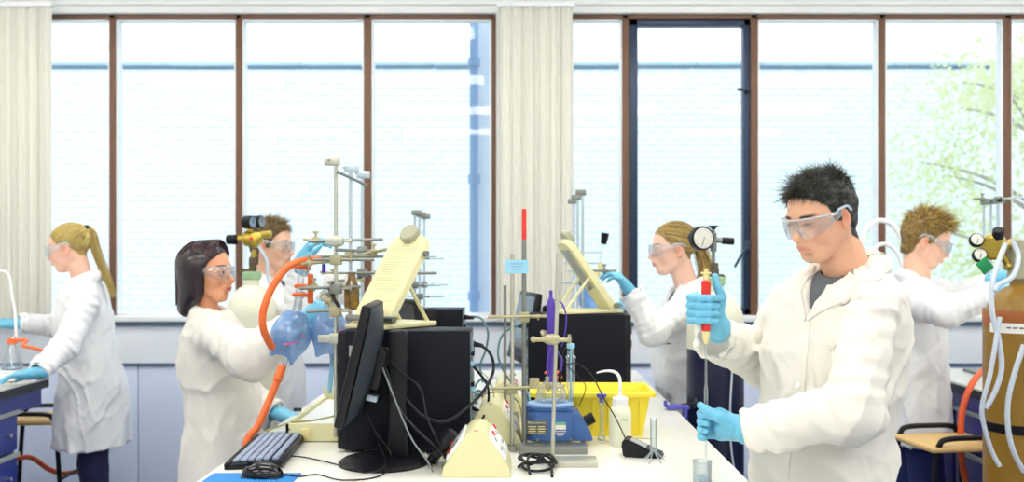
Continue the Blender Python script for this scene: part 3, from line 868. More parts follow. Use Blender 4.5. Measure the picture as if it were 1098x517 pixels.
for k, (px, py) in enumerate(((480, 470), (473, 480), (468, 487))):
    T = Matrix.Translation(Q(px, py, 2.56 + .05 * k)) @ Matrix.Rotation(R(-50), 4, 'Y')
    o = MB().box((0, 0, 0), (.05, .045, .028), bev=.006, M=T).build('mains_plug', M['black'], label=['uppermost', 'middle', 'lowest'][k] + ' of the three black mains plugs on the left slope of the near socket pod', cat='plug', group='black plugs in the socket pod')
    o2 = MB().tube([Q(px - 4, py + 4, 2.56 + .05 * k), Q(px - 12, py + 14, 2.56 + .05 * k), Q(px - 22, py + 16, 2.58 + .04 * k)], .0035, smooth=5); o2.build('lead', M['cable'], o)

# ------------------------------------------------------------------ rods, bosses, clamps
def rod(b, px, y0, y1, Y, r_, n=14): b.cyl(P(px, y0, Y), P(px, y1, Y), r_, n=n, bev=.001)
def boss(b, c, s=.022, m=0):
    b.box(c, (s * 1.6, s * 1.3, s * 1.5), bev=.004, mi=m)
    b.cyl(Vector(c) + Vector((s * .6, -s * .3, 0)), Vector(c) + Vector((s * 2.0, -s * .3, 0)), .0035, n=10, mi=m)
    b.sphere(Vector(c) + Vector((s * 2.1, -s * .3, 0)), .006, n=10, mi=m, sc=(.6, 1, 1.6))
def clamp(b, a, c, jaw=.03, m=0, open_=.012):
    """arm from a to c, two curved jaws beyond c"""
    a = Vector(a); c = Vector(c); d = (c - a).normalized(); up = Vector((0, 0, 1)); s = d.cross(up).normalized()
    b.cyl(a, c, .0048, n=12, mi=m)
    b.box(c, (.022, .016, .02), bev=.004, mi=m)
    for k in (-1, 1):
        b.tube([c, c + d * jaw * .35 + s * k * open_ * 1.3, c + d * jaw + s * k * open_ * 1.4, c + d * jaw * 1.55 + s * k * open_ * .6], .0045, smooth=4, mi=m)
    b.cyl(c - up * .016, c + up * .022, .004, n=10, mi=m); b.box(c + up * .024, (.018, .004, .008), bev=.001, mi=m)
SX, SY = -.572, (2.95, 3.20, 3.44)
r = empty('scaffold_frame', (SX, 3.2, BT), 'tall steel scaffold of three rods with cross bars, left of the tilted board', 'scaffold')
for k, Y in enumerate(SY):
    o = MB().cyl((SX, Y, BT + .02), (SX, Y, 1.78), .0065, n=16).build('upright', M['steel'] if k == 0 else M['blue_steel'], r)
    MB().box((SX - (.012 if k == 0 else -.004), Y, 1.795), (.046, .026, .026), bev=.003).cyl((SX - .02, Y - .012, 1.797), (SX - .02, Y - .022, 1.802), .004, n=10).build('top_clamp', M['steel'] if k == 0 else M['blue_steel'], o)
cb = [((-.66, 2.96, 1.547), (-.43, 2.98, 1.553)), ((-.70, 3.17, 1.50), (-.36, 3.19, 1.50)), ((-.64, 2.94, 1.49), (-.455, 2.96, 1.49)), ((-.70, 3.42, 1.44), (-.3, 3.42, 1.44)), ((-.69, 2.97, 1.40), (-.50, 2.98, 1.405)), ((-.66, 2.93, 1.33), (-.53, 2.94, 1.335)), ((SX + .012, 2.90, 1.52), (SX + .012, 3.5, 1.52)), ((SX - .012, 2.90, 1.42), (SX - .012, 3.5, 1.42)), ((SX + .01, 2.93, 1.76), (SX + .01, 3.47, 1.76))]
for a, c in cb: MB().cyl(a, c, .0052, n=12, bev=.001).build('cross_bar', M['steel_dk'], r)
bh = [(SX, 2.95, 1.547, 'steel'), (SX, 2.95, 1.49, 'cast'), (SX, 3.2, 1.50, 'cast'), (SX, 2.95, 1.40, 'steel_dk'), (SX, 3.44, 1.44, 'steel_dk'), (SX, 2.94, 1.33, 'cast'), (SX, 3.2, 1.42, 'cast'), (SX, 3.44, 1.52, 'steel_dk'), (SX, 2.94, 1.246, 'steel')]
for x, y, z, m in bh:
    q = MB(); boss(q, (x, y, z)); q.build('boss_head', M[m], r)
q = MB().box((SX + .0, 2.935, 1.547), (.052, .03, .024), bev=.003); q.build('boss_plate', M['steel'], r)
q = MB().box((SX - .025, 2.935, 1.246), (.055, .012, .022), bev=.003).cyl((SX - .045, 2.925, 1.246), (SX - .045, 2.93, 1.246), .005, n=10); q.build('side_bracket', M['steel'], r)
for a, c in (((SX, 2.96, 1.486), (-.665, 2.99, 1.478)), ((SX, 2.97, 1.398), (-.655, 3.02, 1.404)), ((SX, 3.18, 1.405), (-.63, 3.2, 1.43)), ((SX, 2.95, 1.547), (-.645, 3.0, 1.552)), ((SX + .01, 3.2, 1.50), (-.49, 3.18, 1.515)), ((SX, 2.94, 1.335), (-.60, 2.98, 1.36))):
    q = MB(); clamp(q, a, c); q.build('clamp', M['cast'], r)
q = MB()
q.box((-.62, 3.0, 1.462), (.012, .012, .03), bev=.003); q.build('blue_cap', M['purple'], r)
M['amber'] = glass_mat('amber_glass', (214, 178, 96), (150, 124, 70), refl=.2, edge_amt=.4, body=.3)
MB().lathe([(0, 0), (.018, 0), (.024, .01), (.024, .07), (.012, .1), (.011, .12), (0, .12)], (-.535, 3.02, 1.33)).build('amber_bulb', M['amber'], r)
q = MB(); q.tube([(-.60, 2.99, 1.40), (-.575, 2.93, 1.37), (-.555, 2.92, 1.345)], .006, smooth=4); q.build('black_lever', M['black'], r)
MB().box((-.615, 3.16, 1.39), (.075, .05, .10), bev=.006).build('white_control_box', M['white'], r)

def small_scaffold(X, Ys, z1, label, tops, bars, base_z=BT):
    r = empty('scaffold_frame', (X, Ys[1], base_z), label, 'scaffold', None)
    for k, Y in enumerate(Ys):
        o = MB().cyl((X, Y, base_z), (X, Y, z1), .0065, n=12).build('upright', M['blue_steel'], r)
        MB().box((X + tops * .008, Y, z1 + .008), (.045, .026, .024), bev=.003).build('top_clamp', M['steel_dk'], o)
    for a, c in bars:
        MB().cyl(a, c, .005, n=10).build('cross_bar', M['blue_steel'], r)
        q = MB(); boss(q, (X, a[1], a[2]), .02); q.build('boss_head', M['steel_dk'], r)
    q = MB(); clamp(q, (X, Ys[0], bars[0][0][2]), (X - tops * .09, Ys[0] - .03, bars[0][0][2])); q.build('clamp', M['steel_dk'], r)
    MB().box((X, Ys[1], base_z + .008), (.16, Ys[-1] - Ys[0] + .12, .016), bev=.004).build('base_plate', M['steel_dk'], r)
small_scaffold(-.477, (4.3, 4.5, 4.72), 1.69, 'pale steel scaffold of three rods standing against the left windows, beyond the tilted board', 1,
    [((-.52, 4.3, 1.50), (-.38, 4.3, 1.50)), ((-.5, 4.5, 1.49), (-.36, 4.5, 1.49)), ((-.55, 4.3, 1.37), (-.36, 4.3, 1.37)), ((-.54, 4.72, 1.36), (-.36, 4.72, 1.36)), ((-.54, 4.5, 1.31), (-.36, 4.5, 1.31))])
small_scaffold(.263, (4.02, 4.36, 4.66), 1.762, 'pale steel scaffold of three tall rods in front of the middle blind', -1,
    [((.20, 4.02, 1.44), (.36, 4.02, 1.44)), ((.2, 4.36, 1.47), (.38, 4.36, 1.47)), ((.17, 4.02, 1.39), (.33, 4.02, 1.39)), ((.2, 4.66, 1.52), (.4, 4.66, 1.52))])
small_scaffold(2.31, (4.6, 4.67, 4.74), 1.76, 'thin steel scaffold rising above the ochre cylinder at the right edge', 1,
    [((2.30, 4.6, 1.775), (2.46, 4.6, 1.79)), ((2.3, 4.67, 1.3), (2.5, 4.67, 1.3))])

# retort stands in the middle
r = empty('retort_stand', B(562, 482), 'tall dark retort stand with a red-tipped rod behind the blue heating mantle', 'retort stand', None)
ps = B(562, 482)
MB().box(ps + Vector((.085, -.02, .010)), (.20, .11, .02), bev=.003).build('base_plate', M['steel_dk'], r)
Ys = ps.y
MB().cyl((ps.x, Ys, BT + .02), P(562, 257, Ys), .0068, n=14).build('rod', M['steel_dk'], r)
MB().cyl(P(562, 257, Ys), P(562, 224, Ys), .0070, n=14, bev=.002).build('red_tip', M['red'], r)
q = MB(); q.cyl(P(523, 340, Ys - .02), P(596, 339, Ys - .02), .0045, n=12); boss(q, P(562, 340, Ys), .02); q.build('cross_bar', M['cast'], r)
p2 = B(549, 483)
r = empty('retort_stand', p2, 'retort stand whose steel rod carries a pale blue paper label', 'retort stand', None)
MB().box(p2 + Vector((-.033, .05, .008)), (.09, .16, .016), bev=.003).build('base_plate', M['steel_dk'], r)
MB().cyl((p2.x, p2.y, BT), P(549.5, 272, p2.y), .0062, n=14, bev=.001).build('rod', M['steel'], r)
q = MB(); q.box(P(554, 286, p2.y - .012), (.068, .0012, .040)); lb = q.build('label', M['label_blue'], r)
q = MB()
for k in range(3): q.box(P(554, 283 + k * 3, p2.y - .0132), (.04 - .008 * k, .0004, .0025))
q.build('handwriting', M['drain'], lb)
q = MB(); a_ = P(527, 417, p2.y - .01); c_ = P(585, 415, p2.y - .03)
q.cyl(a_, c_, .0045, n=12); boss(q, P(549, 417, p2.y), .02); clamp(q, P(575, 414, p2.y - .02), P(588, 414, p2.y - .03), jaw=.03, open_=.016)
q.box(P(573, 411, p2.y - .02), (.03, .02, .03), bev=.004)
q.build('clamp', M['cast'], r)
p3 = Vector((P(541.5, 400, 3.35).x, 3.35, BT))
r = empty('retort_stand', p3, 'short thin steel rod stand left of the labelled rod', 'retort stand', None)
MB().box(p3 + Vector((0, .04, .008)), (.10, .16, .016), bev=.003).build('base_plate', M['steel_dk'], r)
MB().cyl(p3, P(541.5, 306, 3.35), .0055, n=12, bev=.001).build('rod', M['steel_dk'], r)
# near stand
p4 = B(592, 498)
r = empty('retort_stand', p4, 'leaning steel retort stand nearest the camera, in front of the blue heating mantle', 'retort stand', None)
MB().box(p4 + Vector((.06, 0, .0075)), (.13, .085, .015), bev=.002).build('base_plate', M['steel'], r)
MB().cyl(p4, P(599, 271, p4.y + .02), .0058, n=14, bev=.001).build('rod', M['steel'], r)
q = MB(); cc = P(595, 364, p4.y)
q.sphere(cc + Vector((-.008, 0, 0)), .02, n=18, sc=(1.3, .8, .8)); q.cyl(cc + Vector((-.06, -.004, 0)), cc + Vector((.04, -.004, -.002)), .0062, n=12)
q.sphere(cc + Vector((-.06, -.004, 0)), .009, n=12); q.cyl(cc + Vector((.04, -.004, -.012)), cc + Vector((.04, -.004, .014)), .0045, n=10)
q.box(cc + Vector((.04, -.004, 0)), (.012, .014, .012), bev=.003); q.tube([cc + Vector((-.03, 0, .01)), cc + Vector((-.035, .03, .018)), cc + Vector((-.02, .06, .012))], .006, smooth=4)
q.tube([cc + Vector((0, 0, -.008)), cc + Vector((.01, .04, -.006)), cc + Vector((-.005, .07, 0))], .006, smooth=4)
q.build('clamp', M['cast'], r)
# purple tube
py_ = p4.y + .06
r = empty('purple_condenser', P(592, 412, py_), 'purple glass tube with a thin looping side hose held by the leaning stand', 'glassware')
q = MB().lathe([(0, 0), (.006, .001), (.007, .03), (.009, .04), (.012, .05), (.012, .225), (.008, .238), (.005, .243), (.005, .262), (0, .262)], P(591, 410, py_), (-.004, 0, 1)); q.build('tube', M['purple'], r)
q = MB().tube([P(594, 322, py_), P(602, 325, py_), P(607, 338, py_), P(606, 356, py_), P(602, 372, py_)], .0022, n=8); q.build('side_hose', M['purple'], r)
q = MB().tube([P(591, 372, py_ - .01), P(587, 388, py_ - .02), P(588, 402, py_ - .02), P(595, 406, py_)], .003, n=8); q.tube([P(594, 372, py_), P(602, 385, py_), P(601, 398, py_)], .003); q.build('lower_hose', M['purple'], r)

# heating mantle
mc = B(594, 480) + Vector((0, .06, 0))
r = empty('heating_mantle', mc, 'blue heating mantle with a black knob holding a glass flask', 'heating mantle')
MW = .185
bm_ = MB()
oc = [(-MW / 2 - .005, -.05), (-MW / 2 + .03, -.085), (MW / 2 - .035, -.085), (MW / 2 - .03, -.04), (MW / 2 - .03, .06), (MW / 2 - .06, .085), (-MW / 2 + .03, .085), (-MW / 2 - .005, .05)]
bm_.prism(oc, mc + Vector((0, 0, .022)), (1, 0, 0), (0, 1, 0), (0, 0, .088), bev=.004)
bm_.prism([(a * .96, b_ * .96) for a, b_ in oc], mc + Vector((-.002, 0, .110)), (1, 0, 0), (0, 1, 0), (0, 0, .013), bev=.006)
bm_.build('body', M['mantle'], r)
bm_ = MB().prism([(0, 0), (.072, 0), (.064, .028), (.030, .082), (0, .082)], mc + Vector((.046, -.075, .022)), (1, 0, 0), (0, 0, 1), (0, .13, 0), bev=.003)
nb = bm_.build('control_box', M['mantle'], r)
bm_ = MB().cyl(mc + Vector((.098, -.02, .072)), mc + Vector((.124, -.02, .086)), .017, n=20, bev=.002); bm_.build('knob', M['black'], nb)
MB().lathe([(.070, 0), (.069, .005), (.056, .010), (.048, .004), (.046, -.01), (.06, -.004)], mc + Vector((-.008, 0, .122)), n=40).build('collar', M['mantle_top'], r)
MB().box(mc + Vector((.0, 0, .014)), (MW - .02, .155, .018), bev=.006).build('chassis', M['cream'], r)
q = MB()
for dx in (-.07, -.03, .01, .05): q.box(mc + Vector((dx, -.055, .004)), (.022, .03, .008), bev=.002)
q.build('feet', M['cream_dk'], r)
yf = -.0862
lb = MB().box(mc + Vector((-.052, yf, .066)), (.064, .001, .042)).build('rating_plate', M['ink'], r)
text_obj('lettering', 'Electrothermal', .0088, M['paper'], lb, mc + Vector((-.052, yf - .0012, .080)), (R(90), 0, 0))
q = MB()
for k in range(4):
    for j in range(2): q.box(mc + Vector((-.066 + j * .028, yf - .0008, .068 - k * .007)), (.020 if (k + j) % 2 else .024, .0006, .0028))
q.build('small_print', M['ivory'], lb)
MB().box(mc + Vector((-.089, yf, .066)), (.006, .0012, .012)).build('indicator', M['red'], r)
lb = MB().box(mc + Vector((.018, yf, .070)), (.034, .001, .022)).build('sticker', M['paper'], r)
MB().box(mc + Vector((.018, yf - .0008, .077)), (.034, .0006, .008)).build('sticker_band', M['green_lbl'], lb)
q = MB()
for k in range(3): q.box(mc + Vector((.018, yf - .0002, .054 - k * .006)), (.036 - .008 * k, .0006, .0022))
q.build('printed_lines', M['paper'], r)
q = MB()
for dx in (-.05, .05): q.cyl(mc + Vector((dx, yf + .001, .028)), mc + Vector((dx, yf - .002, .028)), .0035, n=10)
q.build('screws', M['brass'], r)

fc = mc + Vector((-.006, 0, .128))
r = empty('round_flask', fc, 'clear round-bottomed flask sitting in the blue heating mantle', 'glassware')
prof = [(0, -.02)] + [(.047 * math.sin(a), .022 - .047 * math.cos(a)) for a in [.4 + k * .25 for k in range(9)]] + [(.020, .066), (.013, .08), (.012, .12), (.015, .125), (0, .126)]
prof[0] = (0, .022 - .047)
MB().lathe(prof, fc, n=36).build('bulb', M['lab_glass'], r)
MB().lathe([(0, 0), (.03, .006), (.042, .018), (.0, .02)], fc + Vector((0, 0, -.018)), n=30).build('liquid', M['liquid'], r)
q = MB(); q.tube([fc + Vector((-.018, -.01, .093)), fc + Vector((0, -.02, .093)), fc + Vector((.022, -.01, .093)), fc + Vector((.022, .008, .093))], .008, smooth=5, flat=.6); q.tube([fc + Vector((.0, -.02, .078)), fc + Vector((.02, -.012, .078)), fc + Vector((.03, .0, .078))], .006, smooth=4)
q.build('joint_clip', M['orange'], r)
gx = P(612, 430, fc.y)
r = empty('glass_condenser', gx, 'slim clear glass condenser rising beside the purple tube', 'glassware')
MB().lathe([(0, 0), (.008, .0), (.009, .06), (.0135, .07), (.0135, .155), (.016, .158), (.016, .163), (.011, .166), (.011, .195), (0, .196)], gx + Vector((0, 0, -.025)), n=20).build('jacket', M['lab_glass'], r)
MB().lathe([(.003, 0), (.0035, .15), (.006, .17), (0, .17)], gx + Vector((0, 0, -.01)), n=12).build('inner_tube', M['label_blue'], r)
MB().cyl(gx + Vector((0, 0, .162)), gx + Vector((0, 0, .178)), .0125, n=16, bev=.002).build('cap', M['label_blue'], r)
# probe and meter
mp_ = B(690, 489)
r = empty('handheld_meter', (0, 0, 0), 'dark grey wedge-shaped meter lying near the right edge of the bench', 'meter')
q = MB().prism([(-.055, 0), (.055, 0), (.058, .008), (-.045, .052), (-.058, .048), (-.06, .03)], (0, -.035, 0), (1, 0, 0), (0, 0, 1), (0, .07, 0), bev=.004)
q.build('body', M['black'], r)
T = Matrix.Translation((-.002, 0, .035)) @ Matrix.Rotation(R(23), 4, 'Y')
MB().box((-.012, 0, -.002), (.05, .05, .006), bev=.002, M=T).build('display', M['grey_strip'], r)
MB().box((.035, 0, -.003), (.03, .05, .005), bev=.002, M=T).build('keypad', M['grey_plastic'], r)
r.location = mp_; r.rotation_euler = (0, 0, R(-14))
cable([mp_ + Vector((-.05, 0, .045)), Q(660, 448, 2.76), Q(648, 428, 2.78), Q(634, 402, 2.82), Q(618, 390, 2.86), Q(605, 393, 2.9), Q(600, 404, 2.92)], .0018, M['cable'], 'thin black probe wire arching from the meter to the flask')
cable([Q(600, 380, 2.9), Q(612, 396, 2.88), Q(627, 412, 2.86), Q(626, 424, 2.86), Q(620, 436, 2.88)], .0014, M['cable'], 'second thin wire drooping in front of the yellow tray')
cable([B(642, 470, BT + .003), B(660, 475, BT + .003), B(680, 470, BT + .003), B(700, 471, BT + .003)], .0014, M['cable_yel'], 'thin dull wire lying along the foot of the yellow tray')
q = MB().tube([Q(601, 412, 2.9), Q(602, 392, 2.9), Q(604, 376, 2.9), Q(607, 374, 2.9), Q(611, 376, 2.9)], .0022, smooth=5); q.cyl(Q(600, 410, 2.9), Q(602, 384, 2.9), .005, n=10)
q.build('temperature_probe', M['black'], label='black temperature probe standing in the flask neck', cat='probe')

# yellow tray
yt = Vector((P(636, 470, 3.04).x, 3.16, BT))
r = empty('yellow_tray', yt, 'bright yellow open plastic tray behind the wash bottle', 'tray')
def ring(w, d, z, rc=.02, n=5):
    o = []
    for cx, cy, a0 in ((w / 2 - rc, d / 2 - rc, 0), (-w / 2 + rc, d / 2 - rc, 90), (-w / 2 + rc, -d / 2 + rc, 180), (w / 2 - rc, -d / 2 + rc, 270)):
        for k in range(n): a = R(a0 + 90 * k / (n - 1)); o.append((cx + rc * math.cos(a), cy + rc * math.sin(a), z))
    return o
def loft(b, rings, close=True, M_=None, mi=0):
    n = len(rings[0]); vs = [v for rg in rings for v in rg]; fs = []
    for i in range(len(rings) - 1):
        for k in range(n): j = (k + 1) % n; fs.append((i * n + k, i * n + j, (i + 1) * n + j, (i + 1) * n + k))
    if close: fs.append(tuple(range(n - 1, -1, -1))); fs.append(tuple((len(rings) - 1) * n + k for k in range(n)))
    b.add(vs, fs, M_, mi)
q = MB(); loft(q, [ring(.33, .19, 0), ring(.37, .22, .125), ring(.37, .22, .128), ring(.405, .255, .130), ring(.405, .255, .142), ring(.398, .248, .145), ring(.374, .224, .145), ring(.355, .205, .12), ring(.318, .178, .006)], M_=Matrix.Translation(yt))
q.build('basin', M['yellow'], r)
q = MB()
for k in range(-3, 4): q.box(yt + Vector((k * .05, -.1075, .065)), (.004, .006, .10), rot=Matrix.Rotation(R(6.5), 3, 'X'), bev=.001)
q.build('ribs', M['yellow'], r)

# wash bottle
wb = B(665, 478)
r = empty('wash_bottle', wb, 'white wash bottle with a bent spout in front of the yellow tray', 'bottle')
MB().lathe([(0, 0), (.030, 0), (.034, .006), (.034, .098), (.031, .112), (.022, .124), (0, .125)], wb, n=32).build('bottle', M['translucent'], r)
MB().lathe([(0, 0), (.024, 0), (.024, .026), (.015, .032), (.007, .034), (0, .034)], wb + Vector((0, 0, .120)), n=28).build('cap', M['white'], r)
MB().tube([wb + Vector((0, 0, .15)), wb + Vector((0, 0, .19)), wb + Vector((-.004, 0, .212)), wb + Vector((-.018, 0, .226)), wb + Vector((-.045, 0, .229)), wb + Vector((-.072, 0, .223))], lambda t: .0052 - .0028 * max(0, t - .5) * 2, n=10).build('spout', M['white'], r)
MB().box(wb + Vector((.01, -.0345, .085)), (.02, .001, .004)).build('graduation', M['green_lbl'], r)
sf = B(645, 472)
r = empty('stoppered_tube', sf, 'small clear tube with a violet stopper left of the wash bottle', 'glassware')
MB().lathe([(0, 0), (.014, 0), (.012, .01), (.006, .02), (.0065, .10), (.010, .125), (0, .126)], sf, n=18).build('tube', M['lab_glass'], r)
MB().lathe([(0, 0), (.006, 0), (.006, .012), (.016, .02), (.016, .027), (0, .028)], sf + Vector((0, 0, .118)), n=18).build('stopper', M['violet_pl'], r)

# measuring cylinder near meter
g = B(701, 496)
r = empty('measuring_cylinder', g, 'small clear glass measuring cylinder in front of the meter', 'glassware')
MB().lathe([(0, .01), (.010, .01), (.0105, .10), (.0125, .104), (.0115, .105), (.0095, .10), (.009, .014), (0, .014)], g + Vector((0, 0, .02)), n=24).build('barrel', M['lab_glass'], r)
q = MB()
for k in range(6):
    a = k * PI / 3; q.tube([g + Vector((0, 0, .04)), g + Vector((math.cos(a) * .016, math.sin(a) * .016, .02)), g + Vector((math.cos(a) * .034, math.sin(a) * .034, .003))], .0022, smooth=4)
q.build('foot', M['lab_glass'], r)
# beaker under the pipette
bk = Vector((P(753, 500, 2.42).x, 2.42, BT))
r = empty('beaker', bk, 'clear glass beaker under the pipette tip at the right edge of the bench', 'glassware')
MB().lathe([(0, 0), (.022, 0), (.0235, .003), (.0235, .056), (.0255, .06), (.0225, .057), (.0215, .004), (0, .003)], bk, n=32).build('wall', M['lab_glass'], r)
MB().lathe([(0, .004), (.021, .004), (.021, .022), (0, .022)], bk, n=28).build('liquid', M['liquid'], r)
MB().box(bk + Vector((-.012, -.0205, .046)), (.004, .001, .004)).build('mark', M['ink'], r)
vc = Vector((P(712, 373, 3.59).x, 3.59, BT))

# bench clamp with strap beside dark cylinder
ec = Vector((BX1, 3.59, BT))
r = empty('bench_clamp', ec, 'violet cylinder clamp gripping the right edge of the bench', 'clamp')
q = MB().box(ec + Vector((0, 0, .012)), (.085, .05, .014), bev=.004).box(ec + Vector((.028, 0, -.02)), (.014, .045, .07), bev=.003).box(ec + Vector((-.0, 0, -.055)), (.07, .045, .012), bev=.003)
q.build('jaw', M['violet_pl'], r)
MB().cyl(ec + Vector((-.045, 0, .012)), ec + Vector((-.045, 0, .035)), .007, n=12).build('screw', M['violet_pl'], r)
MB().tube([ec + Vector((.02, 0, .012)), ec + Vector((.08, .06, .012)), ec + Vector((.095, .14, .012))], .006, smooth=5, flat=2).build('strap', M['black'], r)

# ------------------------------------------------------------------ socket tray instrument and glassware on the left
cx0 = P(306, 460, 2.97).x  # left end
r = empty('cream_instrument', (cx0 + .13, 3.2, BT), 'low cream box with a square button and an open tray top', 'instrument')
ix1 = cx0 + .30; iy0, iy1 = 2.97, 3.56
q = MB().box(((cx0 + ix1) / 2, (iy0 + iy1) / 2, BT + .0275), (ix1 - cx0 - .006, iy1 - iy0 - .01, .032), bev=.003)
q.box(((cx0 + ix1) / 2, iy0 + .006, BT + .03), (ix1 - cx0, .012, .056), bev=.002)
q.box(((cx0 + ix1) / 2, iy1 - .006, BT + .05), (ix1 - cx0, .012, .080), bev=.002)
q.box((cx0 + .006, (iy0 + iy1) / 2, BT + .03), (.012, iy1 - iy0, .056), bev=.002)
q.box((ix1 - .006, (iy0 + iy1) / 2, BT + .03), (.012, iy1 - iy0, .056), bev=.002)
q.build('housing', M['cream'], r)
MB().box(((cx0 + ix1) / 2, (iy0 + iy1) / 2, BT + .046), (ix1 - cx0 - .03, iy1 - iy0 - .03, .003)).build('tray_surface', M['white'], r)
MB().box((cx0 + .064, iy0 - .003, BT + .028), (.030, .008, .032), bev=.003).cyl((cx0 + .066, iy0 - .006, BT + .03), (cx0 + .066, iy0 - .0085, BT + .03), .003, n=10).build('button', M['ivory'], r)
MB().box((cx0 + .012, iy0 - .0006, BT + .040), (.006, .001, .005)).box((cx0 + .016, iy0 - .0006, BT + .028), (.014, .001, .003)).build('logo', M['ink'], r)
q = MB()
for x, y in ((cx0 + .02, iy0 + .03), (ix1 - .02, iy0 + .03), (cx0 + .02, iy1 - .03), (ix1 - .02, iy1 - .03)): q.cyl((x, y, BT), (x, y, BT + .012), .012, n=12)
q.build('feet', M['grey_plastic'], r)

def bulb_flask(c, rad, tilt, label, with_net=True):
    r = empty('separating_flask', (0, 0, 0), label, 'glassware', None)
    prof = [(0, -rad - .05), (.007, -rad - .05), (.008, -rad - .005)] + [(max(.008, rad * math.cos(a)), rad * math.sin(a)) for a in [R(d) for d in range(-80, 81, 10)]] + [(.014, rad + .008), (.0125, rad + .06), (.016, rad + .066), (.016, rad + .085), (0, rad + .086)]
    MB().lathe(prof, (0, 0, 0), n=40).build('bulb', M['lab_glass'], r)
    if with_net:
        nf = Field(axis(-.11, .11, .0035), axis(-.09, .09, .0035), axis(-.13, .11, .0035))
        nf.ell((0, 0, 0), (rad * 1.08, rad * 1.07, rad * 1.06))
        nf.cap((-rad * .35, 0, -rad * .55), (-rad * .80, 0, -rad * 1.18), rad * .42, .010, k=.03); nf.cap((rad * .3, 0, -rad * .55), (rad * .35, 0, -rad * 1.55), rad * .5, .006, k=.03)
        nf.cap((-rad * .2, 0, rad * .5), (-rad * .42, 0, rad * 1.08), rad * .5, .012, k=.03); nf.cap((rad * .1, 0, rad * .5), (rad * .3, 0, rad * .98), rad * .5, .02, k=.03)
        nf.disp(lambda X, Y, Z: .0022 * vnoise(X * 60 + 3, Y * 60, Z * 25))
        nf.build('blue_net', M['blue_net'], r, relax=2)
        tr_ = MB()
        tr_.tube([(rad * .0, -rad * 1.07, -rad * .45), (rad * .5, -rad * .93, -rad * .2), (rad * .78, -rad * .68, rad * .25)], .002, smooth=5, flat=2)
        M.setdefault('pink', mat('pink_mark', (214, 120, 176), .6)); tr_.build('pink_seam', M['pink'], r)
    r.location = c; r.rotation_euler = tilt; return r
f1 = P(312, 359, 3.08)
bulb_flask(f1, .060, (0, R(12), 0), 'round glass flask in a blue net, nearest to the dark-haired woman')
f2 = P(354, 357, 3.12)
fl2 = bulb_flask(f2, .058, (0, R(-4), 0), 'round glass flask in a blue net behind the steel scaffold rod')
q = MB()
q.tube([P(344, 279, 3.02), P(330, 279, 3.0), P(316, 282, 2.97), P(303, 292, 2.95), (P(290, 312, 2.93)), P(282, 335, 2.92), P(283, 355, 2.93), P(292, 373, 2.98)], .0115, n=12, smooth=8)
q.build('rubber_hose', M['orange'], label='orange rubber hose arching beside the blue-netted flasks', cat='hose')
q = MB(); a0 = P(301, 397, 3.05)
q.tube([P(302, 394, 3.05), P(296, 412, 3.03), P(285, 438, 3.0), P(276, 458, 2.98), Vector((BX0 - .02, 2.96, BT - .02)), Vector((BX0 - .06, 2.95, .6)), Vector((BX0 - .05, 2.98, .3))], .0118, n=12, smooth=8)
q.cyl(P(303, 392, 3.05), P(297, 409, 3.03), .0145, n=14, bev=.002)
q.build('rubber_hose', M['orange'], label='orange rubber hose running from the near flask down over the bench edge', cat='hose')
q = MB(); q.cyl(P(333, 294, 3.03), P(333, 325, 3.05), .0095, n=12, bev=.001)
q.build('rubber_hose', M['orange'], label='short straight orange hose between the clamps above the flasks', cat='hose')
for k, (px, py, s_) in enumerate(((322, 307, 1), (320, 316, 1), (322, 287, 1.1))):
    c = P(px, py, 3.03); q = MB()
    q.tube([c + Vector((-.012, -.014, 0)), c + Vector((.0, -.02, .002)), c + Vector((.022, -.012, 0)), c + Vector((.028, .006, -.003))], .0065 * s_, smooth=5)
    q.build('joint_clip', M['orange'], label=['orange clip on the tilted glass neck, middle of the three', 'lowest orange clip on the tilted glass neck', 'orange clip at the top end of the glass neck, under the hose'][k], cat='clip', group=None)
q = MB().lathe([(.013, 0), (.012, .05), (.010, .1), (.012, .13), (.016, .14), (.016, .15), (0, .15)], P(319, 333, 3.06), (.10, -.02, .9), n=20)
q.build('glass_adapter', M['lab_glass'], label='clear tapered glass neck rising from the near netted flask', cat='glassware')
MB().cyl((.006, 0, -.06), (-.022, .03, -.20), .008, n=12).build('glass_stem', M['label_blue'], None)
st = bpy.data.objects['glass_stem']; st.parent = fl2
cable([B(268, 478, BT + .004), B(286, 462, BT + .004), B(300, 457, BT + .01), P(312, 453, 2.99), P(335, 451, 3.02), P(360, 446, 3.05)], .003, M['cable_yel'], 'olive cable lying across the front of the cream box')
q = MB().box((0, 0, .006), (.03, .012, .012), bev=.003); o = q.build('rubber_stopper', M['grey_plastic'], origin=(0, 0, 0), label='small dark stopper lying beside the gloved hand on the bench', cat='stopper'); o.location = B(319, 441)

